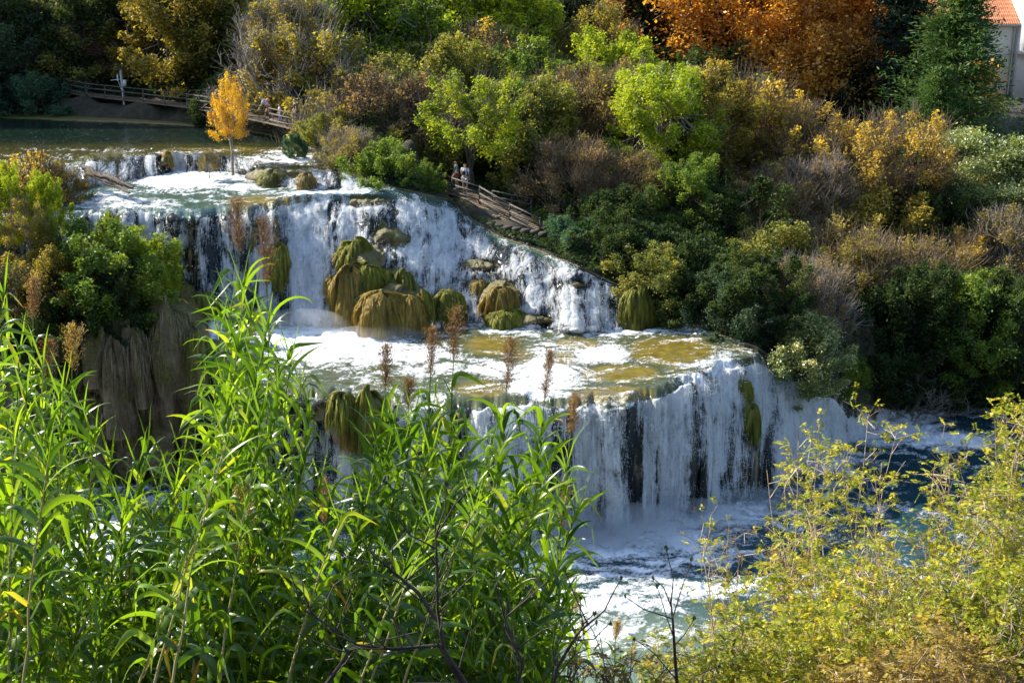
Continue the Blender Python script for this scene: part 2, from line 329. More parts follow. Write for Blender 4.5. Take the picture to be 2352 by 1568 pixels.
fD = blobs([(760, 790, 200, 45, 1.0, 1.3), (900, 812, 150, 22, .9, 1.5), (1000, 770, 140, 12, .25, 1), (1245, 868, 85, 50, .85, 1.2), (1395, 812, 75, 26, .9, 1.5), (1140, 848, 70, 20, .7, 1.5), (1200, 755, 120, 14, .65, 1), (1500, 757, 150, 9, .75, 1.2),
            (1640, 850, 70, 40, .8, 1.5), (1390, 762, 90, 14, .6, 1), (1250, 812, 60, 20, .55, 1), (460, 760, 50, 34, .95, 1.5), (1600, 765, 100, 14, .5, 1), (1000, 845, 80, 14, .45, 1), (1020, 720, 60, 16, .5, 1),
            (1440, 1240, 260, 60, .95, 1), (1700, 1185, 140, 36, .75, 1), (1250, 1280, 160, 60, .6, 1), (1560, 1350, 210, 22, .75, 1), (1400, 1385, 160, 22, .85, 1), (1480, 1310, 150, 30, .5, 1), (1360, 1450, 160, 30, .35, 1),
            (2040, 985, 130, 32, 1.1, 1.2), (2190, 1010, 120, 24, .85, 1.2), (1900, 1060, 90, 30, .6, 1), (1820, 1120, 80, 20, .55, 1), (2100, 955, 140, 10, .3, 1), (560, 1250, 90, 150, .6, 1), (150, 1350, 200, 200, .6, 1), (900, 1250, 120, 60, .7, 1),
            (420, 412, 110, 26, 1.0, 1.3), (560, 420, 60, 18, .6, 1), (300, 470, 120, 16, .45, 1), (700, 362, 110, 12, .9, 1), (640, 352, 60, 9, .6, 1), (520, 390, 60, 18, .7, 1), (760, 442, 100, 6, .8, 1),
            (60, 580, 120, 60, .9, 1), (260, 455, 60, 16, .5, 1), (680, 450, 80, 14, .5, 1), (830, 432, 60, 10, .6, 1)])
fD = fD*(1 - .85*np.clip(moss*1.1, 0, 1)) + .1
flt = 1-fb
wx = (fbm(X*.5, Y*.5, 0, 3, 66)-.5)*3.2; wy = (fbm(X*.5, Y*.5, 5, 3, 67)-.5)*3.2; fl = fbm((X+wx)*.8, (Y+wy)*2.4, 0, 5, 61) ; fl2 = fbm((X+wx*.5)*2.2, (Y+wy*.5)*8.0, 1, 4, 62)
foamP = np.clip(fD*.98 + (fl-.5)*1.3 + (fl2-.5)*1.0, 0, .95)
foamP = np.where((SEG <= 1)[:, None], np.clip(fD*1.02 + (fl-.5)*1.5 + (fl2-.5)*.6, 0, .95), foamP)
foamP = np.where((SEG == 7)[:, None] & (VV < 340), 0.02, foamP)
stk = fbm(across*2.3, along*.16, 0, 4, 71); stk2 = fbm(across*7, along*.5, 0, 3, 72); cas = fbm(X*1.6, along*1.2, Z, 4, 73)
wU = (fbm(across*1.3, along*.35, 0, 4, 93)-.5)*70
def blobs2(L):
    return np.max([a*np.exp(-(((UU+wU-u)/ru)**2 + ((VV-v)/rv)**2)**1.0) for (u, v, ru, rv, a, p) in L], axis=0)
dens = np.full((NR, NC), .60)
dens += .3*sst(1740, 1820, UU) - .03 + .09*(SEG == 2)[:, None] - .06*upm*sst(960, 1060, UU) + (fbm(X*4.5, along*2.5, Z, 3, 97)-.5)*.5
dens += .25*np.exp(-((UU-700)/70)**2)*(SEG == 4)[:, None] + .2*np.exp(-((UU-1000)/60)**2)*(SEG == 4)[:, None]
gaps = blobs2([(1450, 1080, 34, 140, .36, 2), (1580, 1090, 22, 110, .25, 2), (1275, 1080, 30, 130, .3, 2), (1735, 1040, 14, 110, .5, 2), (1665, 1090, 16, 90, .25, 2), (1190, 1060, 24, 120, .2, 2), (415, 600, 20, 70, .3, 2), (440, 580, 10, 80, .5, 2), (500, 600, 12, 60, .25, 2), (560, 560, 30, 60, .1, 2), (1100, 1080, 20, 120, .2, 2)])
plus = blobs([(1345, 1080, 34, 160, .3, 2), (1530, 1080, 18, 160, .15, 2), (1400, 1100, 14, 120, .2, 2), (1620, 1080, 20, 140, .1, 2), (1690, 900, 50, 60, .3, 1), (1230, 1000, 30, 120, .2, 2), (700, 620, 34, 130, .35, 2), (1010, 560, 50, 60, .25, 1)])
foamF = np.clip(dens - gaps + plus - rockb*.55 + (stk-.5)*1.7*(1-.45*upm) + (stk2-.5)*.5 + (cas-.5)*(.6+.6*upm), 0, .92)
foamF = np.where((SEG == 4)[:, None] & (UU < 480), foamF, foamF)
foam = lerp(foamP, foamF, sst(.1, .6, fb))
foam = foam*(1 - island)*(1-cliffr) + .0
foam = np.where((SEG == 2)[:, None] & (UU < 700) & (UU > 480), foam*.6, foam)
depthw = .10 + .30*np.clip(foam, 0, 1)*fb
turb = (fbm(X*2.2, Y*3.2, Z*2, 4, 81)-.5)*(.06 + .28*np.clip(foam, 0, 1)*(1-.6*fb)) + (fbm(X*7, Y*8, Z*5, 3, 82)-.5)*(.02+.11*np.clip(foam, 0, 1)*(1-.4*fb))
WT = G + Nh*(relw + turb*(1-.75*fb) + (.06-rockb*.75)*fb)[..., None]
WT[..., 2] += flt*(0.0 - .5*rockb*sst(.5, .8, rockb)) - island*1.5
wavef = 1
RK[..., 2] -= flt*(.45*(1-rockb)*(1-island)) ; RK[..., 2] += flt*.25*sst(.6, .9, rockb)*(lump+.5)
bank = (TT[:, None] > .9) & (SEG == 7)[:, None]
RK[..., 2] += bank*0.5
# colours of water body / bed seen through it, plus painted sun and shade on the lake
def colr(c): return np.array(c)[None, None]
body = np.where((UU < 5)[..., None], colr((.02, .04, .03)), colr((.02, .04, .03))) + 0*G
lowc = colr((.014, .046, .056)); lows = colr((.11, .15, .105)); midc = colr((.055, .065, .028)); basin = colr((.045, .085, .065)); lake = colr((.006, .014, .010)); lake_lit = colr((.055, .050, .012))
s01 = ((SEG <= 2)[:, None])[..., None]; s3 = ((SEG == 3) | (SEG == 4))[:, None][..., None]; s56 = ((SEG == 5) | (SEG == 6))[:, None][..., None]; s7 = (SEG == 7)[:, None][..., None]
body = np.where(s01, lerp(lowc, lows, (sst(1330, 1480, VV)*sst(1800, 1500, UU))[..., None]), body)
body = np.where(s3, midc, body); body = np.where(s56, basin, body); body = np.where(s7, lerp(lake, lake_lit, sst(318, 352, VV + (fl-.5)*24)[..., None]), body)
mc = lerp(colr((.075, .055, .010)), colr((.20, .155, .025)), fbm(X*3, Y*5, 0, 3, 91)[..., None])
body = lerp(body, mc, np.clip(sst(.25, .75, moss + (fl-.5)*.7), 0, 1)[..., None])
wetf = colr((.012, .016, .016)) ; body = lerp(body, lerp(wetf, colr((.06, .05, .02)), np.clip(rockb*1.5, 0, 1)[..., None]), sst(.2, .7, fb)[..., None])
flowv = np.stack([across, along, Z*0], -1)
idx = np.arange(NR*NC).reshape(NR, NC); Q = np.stack([idx[:-1, :-1], idx[:-1, 1:], idx[1:, 1:], idx[1:, :-1]], -1)
rk = mesh('river_bed', RK, Q.reshape(-1, 4), M_wetrock, smooth=True); tag(rk, None, None, kind='structure'); rk['kind'] = 'structure'
keep = (island < .5) & (rockb < .93)
kq = (keep[:-1, :-1] & keep[1:, 1:])
wtr = mesh('water', WT, Q[kq], M_water, smooth=True, attrs={'foam': foam, 'steep': sst(.1, .6, fb)}, cols={'wcol': body.reshape(-1, 3)})
at = wtr.data.attributes.new('flow', 'FLOAT_VECTOR', 'POINT'); at.data.foreach_set('vector', flowv.astype(np.float32).ravel())
wtr['kind'] = 'structure'
# ---------------------------------------------------------------- falling strands, drops and mist
def foammat(name, tr=.35):
    m, nt, out = newmat(name); d = N(nt, 'ShaderNodeBsdfDiffuse'); d.inputs[0].default_value = (.90, .92, .93, 1); t = N(nt, 'ShaderNodeBsdfTranslucent'); t.inputs[0].default_value = (.8, .86, .9, 1)
    a = N(nt, 'ShaderNodeMixShader'); a.inputs[0].default_value = tr; nt.links.new(d.outputs[0], a.inputs[1]); nt.links.new(t.outputs[0], a.inputs[2]); nt.links.new(a.outputs[0], out.inputs[0]); return m
M_foam = foammat('falling foam')
r = rs(5)
def spray():
    spk = fbm(across*5, along*2.2, 3, 4, 98); prob = (np.clip(foam-.15, 0.02, .8)*sst(.42, .6, spk)*fb*(UU > -200)*(UU < 2600)*(1-np.clip(rockb*1.4, 0, 1))).copy(); prob[SEG < 1] = 0; prob *= ~((SEG == 2)[:, None] & (UU < 500))
    area = np.ones((NR, NC)); area[:-1] = np.linalg.norm(np.diff(G, axis=0), axis=2)
    prob *= area; cp = np.cumsum(prob.ravel()); n = 9000
    ii = np.searchsorted(cp, r.rand(n)*cp[-1]); i, j = ii//NC, ii % NC
    i = np.clip(i, 4, NR-5); c = WT[i, j]; ax = WT[i-3, j] - WT[i+3, j]
    st_ = np.where(SEG[i] == 2, 1.0, .55)
    ax = unit(unit(ax)*np.array([.7, .7, 1]) + r.normal(size=(n, 3))*.08 + np.array([0, -.05, -.5])); L = r.uniform(.2, .95, n)*st_; Wd = r.uniform(.008, .022, n)
    off = r.uniform(.0, .30, n)**1.3
    c = c + Nh[i, j]*off[:, None] + r.normal(size=(n, 3))*.04
    V, Fq = leafq(c, ax, L, Wd, r, unit(r.normal(size=(n, 3))*.5 + np.array([0, -1, .3])))
    n2 = 190000; ii = np.searchsorted(cp, r.rand(n2)*cp[-1]); i, j = ii//NC, ii % NC
    c = WT[i, j] + Nh[i, j]*(r.rand(n2)**2.5*.45)[:, None] + r.normal(size=(n2, 3))*.05
    s = r.uniform(.014, .036, n2); V2, F2 = leafq(c, r.normal(size=(n2, 3)), s*1.3, s, r)
    o = mesh('spray', np.concatenate([V, V2]), np.concatenate([Fq, F2+len(V)]), M_foam); o['kind'] = 'stuff'; tag(o, 'white strands and drops of water falling over the ledges', 'spray')
spray()
# ---------------------------------------------------------------- LAND: far bank and hills, and the slope under the camera
wi = np.arange(0, NC, 18); WP = KW[8][wi]
ctl = [(*p[:2], p[2]+.12) for p in WP]
for k, p in enumerate(WP):
    uk = ucol[wi[k]]; rgt = sst(1100, 1700, uk)
    if 900 < uk < 1290: ctl.append((p[0]+.5, p[1]+.9, p[2]-.05)); continue
    ctl.append((p[0]+1.0+1.5*rgt, p[1]+2.2, p[2]+.8)); ctl.append((p[0]+1.5+3*rgt, p[1]+6, p[2]+1.6))
def ip(u, v, d): q = Pd(u, v, d); return (q[0], q[1], q[2])
for u, v, d in [(200, 222, 95), (330, 236, 92), (430, 248, 89), (520, 262, 85), (620, 283, 81.5), (700, 302, 78.5)]:
    q = ip(u, v, d); ctl += [q]*4 + [(q[0]+.5, q[1]+2.2, q[2])]*4
for u, v, d in [(975, 424, 75.5), (1039, 449, 73.2), (1102, 470, 71.6), (1171, 511, 69.6), (1240, 545, 68.2)]:
    q = ip(u, v, d); ctl += [q]*4 + [(q[0]+1.0, q[1]+1.8, q[2]+.1)]*4
ctl += [(0, 92, 13.5), (-30, 102, 14.5), (-15, 100, 14.5), (0, 104, 13), (0, 130, 16), (15, 100, 7.5), (12, 85, 8.2), (20, 88, 6.5), (22, 74, 6), (32, 85, 6), (40, 75, 3.2), (50, 68, 1.8), (15, 120, 9), (40, 110, 6.5), (60, 150, 8), (60, 95, 5), (90, 150, 9), (30, 150, 10), (-40, 150, 22), (-60, 120, 20), (80, 80, 3), (0, 180, 24), (60, 240, 14), (-10, 110, 16)]
ctl = np.array(ctl)
PL = [ip(*q) for q in [(150, 212, 96), (200, 222, 95), (330, 236, 92), (430, 248, 89), (520, 262, 85), (620, 283, 81.5), (700, 302, 78.5)]]
PM = [ip(*q) for q in [(975, 421, 75.8), (1039, 449, 73.2), (1102, 470, 71.6), (1171, 511, 69.6), (1240, 545, 68.2)]]
PATHS = list(zip(PL[:-1], PL[1:])) + list(zip(PM[:-1], PM[1:]))
def land(x, y):
    x = np.asarray(x, float); y = np.asarray(y, float); sh = x.shape; x = x.ravel(); y = y.ravel(); out = np.empty(len(x))
    for s in range(0, len(x), 4000):
        d2 = (x[s:s+4000, None]-ctl[None, :, 0])**2 + (y[s:s+4000, None]-ctl[None, :, 1])**2 + .03
        wgt = d2**-1.8; out[s:s+4000] = (wgt*ctl[None, :, 2]).sum(1)/wgt.sum(1)
    q = x*.469 + y*.883                                # wooded ridge on the left, shaped to keep the lake's far end in shade
    ridge = 12.5 + 1.5*(y-86)
    out = out + np.clip(ridge-out, 0, 200)*sst(97, 108, y)*(1-sst(69.0, 72.5, q))*(1-sst(140, 220, y))
    return out.reshape(sh)
def T(x, y): return float(land(np.array([x]), np.array([y]))[0])
cols_ = np.linspace(0, NC-1, 300).astype(int); base = np.concatenate([Pz(np.linspace(-2600, -440, 60), np.full(60, 252.), np.full(60, 12.5)), KW[8][cols_]]); hd = unit(base[:, :2])  # extra columns left of view carry the shading ridge
st = np.concatenate([[-.05], np.linspace(0, 30, 76), 30*1.055**np.arange(1, 56)])
XY = base[None, :, :2] + hd[None]*st[:, None, None]
zz = land(XY[..., 0], XY[..., 1]); zz += (fbm(XY[..., 0]*.6, XY[..., 1]*.6, 0, 4, 101)-.5)*.7*sst(0, 3, st)[:, None]
zz[0] = base[:, 2]-1.5; zz[1] = base[:, 2]-.02
ii = np.arange(zz.size).reshape(zz.shape); QQ = np.stack([ii[:-1, :-1], ii[:-1, 1:], ii[1:, 1:], ii[1:, :-1]], -1).reshape(-1, 4)
hl = mesh('hillside', np.concatenate([XY, zz[..., None]], -1), QQ, M_soil, smooth=True); hl['kind'] = 'structure'
def near(x, y): return 22.3 - .58*np.minimum(y, 14) - .78*np.maximum(y-14, 0) + (fbm(np.asarray(x)*.5, np.asarray(y)*.5, 0, 3, 111)-.5)*.6
gx, gy = np.meshgrid(np.linspace(-70, 70, 180), np.linspace(-30, 36, 90)); gz = near(gx, gy)
ii = np.arange(gz.size).reshape(gz.shape); QQ = np.stack([ii[:-1, :-1], ii[:-1, 1:], ii[1:, 1:], ii[1:, :-1]], -1).reshape(-1, 4)
ng = mesh('ground', np.stack([gx, gy, gz], -1), QQ, M_soil, smooth=True); ng['kind'] = 'structure'
# ---------------------------------------------------------------- TREES
M_bark = plain('grey brown bark', (.13, .10, .075), (.05, .038, .03), 6, .9, .5)
M_pale = plain('pale mottled bark', (.42, .37, .28), (.22, .19, .14), 4, .85, .3)
M_greytwig = plain('pale grey twigs', (.30, .26, .22), (.17, .145, .12), 5, .9)
M_tan = plain('tan twigs', (.24, .17, .10), (.13, .09, .055), 3, .9)
LM = {
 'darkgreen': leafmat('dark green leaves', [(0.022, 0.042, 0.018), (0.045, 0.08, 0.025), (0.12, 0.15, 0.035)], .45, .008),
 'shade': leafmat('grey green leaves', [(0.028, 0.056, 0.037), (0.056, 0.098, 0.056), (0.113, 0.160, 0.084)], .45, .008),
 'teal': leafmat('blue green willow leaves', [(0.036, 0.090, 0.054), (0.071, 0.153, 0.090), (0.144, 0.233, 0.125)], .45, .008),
 'olive': leafmat('olive leaves', [(0.081, 0.104, 0.023), (0.197, 0.220, 0.042), (0.394, 0.360, 0.070)], .52),
 'olivegold': leafmat('olive gold leaves', [(0.118, 0.110, 0.020), (0.269, 0.227, 0.037), (0.504, 0.386, 0.067)], .52),
 'lime': leafmat('lime green leaves', [(0.149, 0.223, 0.015), (0.312, 0.402, 0.018), (0.535, 0.564, 0.030)], .5),
 'yellow': leafmat('yellow leaves', [(.16, .14, .02), (.36, .31, .05), (.58, .48, .10)], .5, .02),
 'midgreen': leafmat('mid green leaves', [(0.058, 0.117, 0.019), (0.137, 0.225, 0.027), (0.293, 0.351, 0.039)], .52),
 'brown': leafmat('tan brown leaves', [(.10, .085, .03), (.25, .20, .06), (.42, .33, .10)], .5, .02),
 'golden': leafmat('golden tan leaves', [(0.216, 0.162, 0.035), (0.497, 0.367, 0.061), (0.821, 0.605, 0.108)], .52),
 'pink': leafmat('pinkish brown leaves', [(.11, .085, .04), (.27, .19, .09), (.44, .31, .16)], .45, .02),
 'rust': leafmat('rust orange leaves', [(.22, .085, .014), (.56, .28, .035), (.80, .50, .09)], .6, .04, patch=.2),
 'conifer': leafmat('dark conifer needles', [(.022, .05, .018), (.05, .105, .03), (.12, .18, .045)], .3, .01),
 'cedar': leafmat('blue dark needles', [(.006, .014, .012), (.012, .028, .018), (.022, .045, .022)], .15),
 'laurel': leafmat('bright laurel leaves', [(0.109, 0.155, 0.028), (0.233, 0.296, 0.047), (0.466, 0.404, 0.109)], .35, .12),
 'orange': leafmat('orange yellow leaves', [(.50, .17, .010), (.66, .42, .018), (.78, .60, .04)], .5, .02, patch=.3),
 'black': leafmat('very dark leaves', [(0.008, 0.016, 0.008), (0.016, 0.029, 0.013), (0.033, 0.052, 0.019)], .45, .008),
}
def limbs(mb, tips, H0, base_r, r, trunkh, fork=.0):
    """tapering limbs from the trunk to each clump of leaves"""
    P = np.array([[0, 0, -0.6], [.05, .03, trunkh*.5], [0, .08, trunkh]]); mb.tube(P, [base_r*1.3, base_r, base_r*.75], 7)
    mains = []
    for k in range(5):
        a = k*2*math.pi/5 + r.uniform(-.4, .4); m = np.array([math.cos(a)*r.uniform(.5, 1.1), math.sin(a)*r.uniform(.5, 1.1), lerp(trunkh, H0, r.uniform(.35, .6))]); mains.append(m)
        mid = np.array([m[0]*.35, m[1]*.35, lerp(trunkh, m[2], .55)]); mb.tube([[0, .08, trunkh-.1], mid, m], [base_r*.6, base_r*.45, base_r*.3], 5)
    for t in tips:
        m = mains[np.argmin([np.linalg.norm(t-q) for q in mains])]; mid = (m+t)/2 + r.normal(size=3)*.18
        mb.tube([m, mid, t, t + (t-m)*.25], [base_r*.22, base_r*.15, base_r*.08, base_r*.03], 3)
PROTO = {}
def proto(kind, seed):
    key = (kind, seed)
    if key in PROTO: return PROTO[key]
    r = rs(seed*77+len(kind)); wood = MB(); V = []; Fq = []; A = []; n0 = 0; H0 = 8.0; R0 = 3.0
    def put(v, a):
        nonlocal n0
        V.append(v[0]); Fq.append(v[1]+n0); n0 += len(v[0]); A.append(np.repeat(a, 4))
    if kind in ('broad', 'bush', 'twiggy', 'laurel', 'sparse', 'plane'):
        low = {'plane': .5, 'broad': .5, 'bush': .0, 'twiggy': .3, 'laurel': .6, 'sparse': 1.2}[kind]
        ncl = {'plane': 210, 'broad': 110, 'bush': 95, 'twiggy': 95, 'laurel': 46, 'sparse': 60}[kind]
        npl = {'plane': 520, 'broad': 340, 'bush': 380, 'twiggy': 210, 'laurel': 760, 'sparse': 260}[kind]
        cz = (H0+low)/2; hz = (H0-low)/2
        D = unit(r.normal(size=(ncl, 3))); D[:, 2] = np.where(D[:, 2] < -.8, -D[:, 2], D[:, 2]); rad = r.uniform(.45, 1, ncl)**.6
        env = .55 + .8*fbm(D[:, 0]*1.8+seed, D[:, 1]*1.8, D[:, 2]*1.8, 2, seed)
        cs = D*rad[:, None]*env[:, None]*np.array([R0*.92, R0*.92, hz*.86]) + np.array([0, 0, cz])
        limbs(wood, cs, H0, .17 if kind != 'bush' else .1, r, low+.4)
        for c in cs:
            cr = {'laurel': r.uniform(.65, 1.0), 'bush': r.uniform(.32, .85)}.get(kind, r.uniform(.30, .85))
            outw = unit(c-np.array([0, 0, cz*.7])); n = int(npl*(cr/.6)**1.6); el_ = 0 if kind == 'laurel' else r.uniform(.7, 1.7)*cr; tt = r.uniform(-.5, 1, n)[:, None]; dr_ = unit(outw*.75 + np.array([0, 0, .8]) + r.normal(size=3)*.25); p = unit(r.normal(size=(n, 3)))*(r.rand(n)[:, None]**.5)*(1+.32*r.normal(size=(n, 1))); p = p*np.array([cr, cr, cr*.78])
            if kind != 'laurel': p = p*(1-.55*np.clip(tt, 0, 1))*.85 + dr_*tt*el_
            if kind == 'laurel': p[:, 2] = np.abs(p[:, 2])*1.0 - .1
            L = r.uniform(.11, .21, n)*{'laurel': .85, 'plane': .62}.get(kind, .92)
            ax = unit(r.normal(size=(n, 3)) + outw*.6 + np.array([0, 0, -.25])); nr = unit(r.normal(size=(n, 3)) + np.array([0, 0, .9]) + outw*.4)
            put(leafq(c+p, ax, L, L*.55, r, nr), np.clip(r.normal(.5, .22, n) + r.uniform(-.32, .32), 0, 1))
            nt_ = {'twiggy': 26, 'sparse': 10, 'broad': 3}.get(kind, 1)
            for q in range(nt_):
                s = c + r.normal(size=3)*cr*.35; d = unit(outw*.8 + r.normal(size=3)*.55 + np.array([0, 0, .75])); l = r.uniform(.6, 1.35)
                wood.tube([s, s+d*l*.5+r.normal(size=3)*.05, s+d*l], [.016, .011, .005], 3)
    elif kind == 'conifer':
        wood.tube([[0, 0, -.5], [0, 0, 4], [0, 0, H0]], [.3, .2, .03], 7)
        for b in range(430):
            t = r.rand()**.85; z = .3 + t*(H0-.5); a = r.uniform(0, 2*math.pi); rr = R0*(1-t)**.75*r.uniform(.55, 1.08)*(1+.22*math.sin(3*a+seed)) + .15
            d = np.array([math.cos(a), math.sin(a), 0]); m = 6; s = np.linspace(.25, 1, m)
            pts = d[None]*rr*s[:, None] + np.array([0, 0, z]) + np.array([0, 0, 1])*(-.25*np.sin(s*2.6)+.35*s**2)[:, None]*rr*.35
            if b % 4 == 0: wood.tube(np.concatenate([[[0, 0, z]], pts[[2, 5]]]), [.03, .02, .006], 3)
            n = 54; k = r.randint(0, m, n); c = pts[k] + r.normal(size=(n, 3))*np.array([.15, .15, .08])
            ax = unit(d[None]*.8 + r.normal(size=(n, 3))*.5 + np.array([0, 0, .15])); put(leafq(c, ax, r.uniform(.13, .26, n), .055, r), np.clip(.25 + .4*s[k] + r.normal(0, .15, n), 0, 1))
    elif kind == 'bare':
        def rec(p, d, l, rad, dep):
            q = p; pts = [p]
            for _ in range(3): q = q + d*l/3 + r.normal(size=3)*l*.045; pts.append(q); d = unit(d + r.normal(size=3)*.12 + np.array([0, 0, .03]))
            wood.tube(pts, np.linspace(rad, rad*.62, 4), 5 if dep > 3 else 3)
            if dep:
                for k in range(3 if dep > 2 else 4):
                    nd = unit(d + r.normal(size=3)*.5 + np.array([0, 0, .10])); rec(pts[1 + k % 3], nd, l*r.uniform(.62, .8), rad*.58, dep-1)
        rec(np.array([0, 0, -.3]), np.array([0, 0, 1.]), 2.4, .16, 5)
    wm = bpy.data.meshes.new('w'); o = wood.build('tmp', None); wm = o.data; bpy.data.objects.remove(o); lm = None
    if V: o = mesh('tmp', np.concatenate(V), np.concatenate(Fq), None, attrs={'rnd': np.concatenate(A)}); lm = o.data; bpy.data.objects.remove(o)
    for m_ in (wm, lm):
        if m_ is not None and not len(m_.materials): m_.materials.append(None)
    PROTO[key] = (wm, lm); return PROTO[key]
def link_part(name, me, mat, parent):
    o = bpy.data.objects.new(name, me); C.objects.link(o); o.parent = parent
    o.material_slots[0].link = 'OBJECT'; o.material_slots[0].material = mat; return o
TREES = 'trees and bushes of the far bank'
rt = rs(77)
def tree(name, label, cat, kind, u, d, vtop, wpx, leaf, bark=None, base=None, seed=None, group=TREES, lean=(0, 0), sink=0, only=None):
    x, y = Pd(u, 600, d)[:2]; z0 = T(x, y) if base is None else Pd(u, base, d)[2]
    z1 = Pd(u, vtop, d)[2]; h = max(z1-z0, 1.0)
    s = (wpx*(1.6 if group == TREES else 1.18)*d/F)/6.0
    if h < 6.4*s: z0 -= 6.4*s - h; h = 6.4*s
    R = empty(name, (x, y, z0-sink), rt.uniform(0, 6.28), (s, s, h/8.0)); R.rotation_euler[0] = lean[0]; R.rotation_euler[1] = lean[1]
    wm, lm = proto(kind, seed if seed is not None else rt.randint(0, {'plane': 1, 'broad': 4, 'twiggy': 3, 'bush': 4, 'bare': 2, 'conifer': 2, 'laurel': 2, 'sparse': 2}[kind]))
    link_part('trunk' if kind != 'bush' else 'stem', wm, bark or M_bark, R)
    if lm: link_part('crown', lm, LM[leaf], R)
    tag(R, label, cat, group); return R
B, TW, BU, SP, CO, BA, LA = 'broad', 'twiggy', 'bush', 'sparse', 'conifer', 'bare', 'laurel'
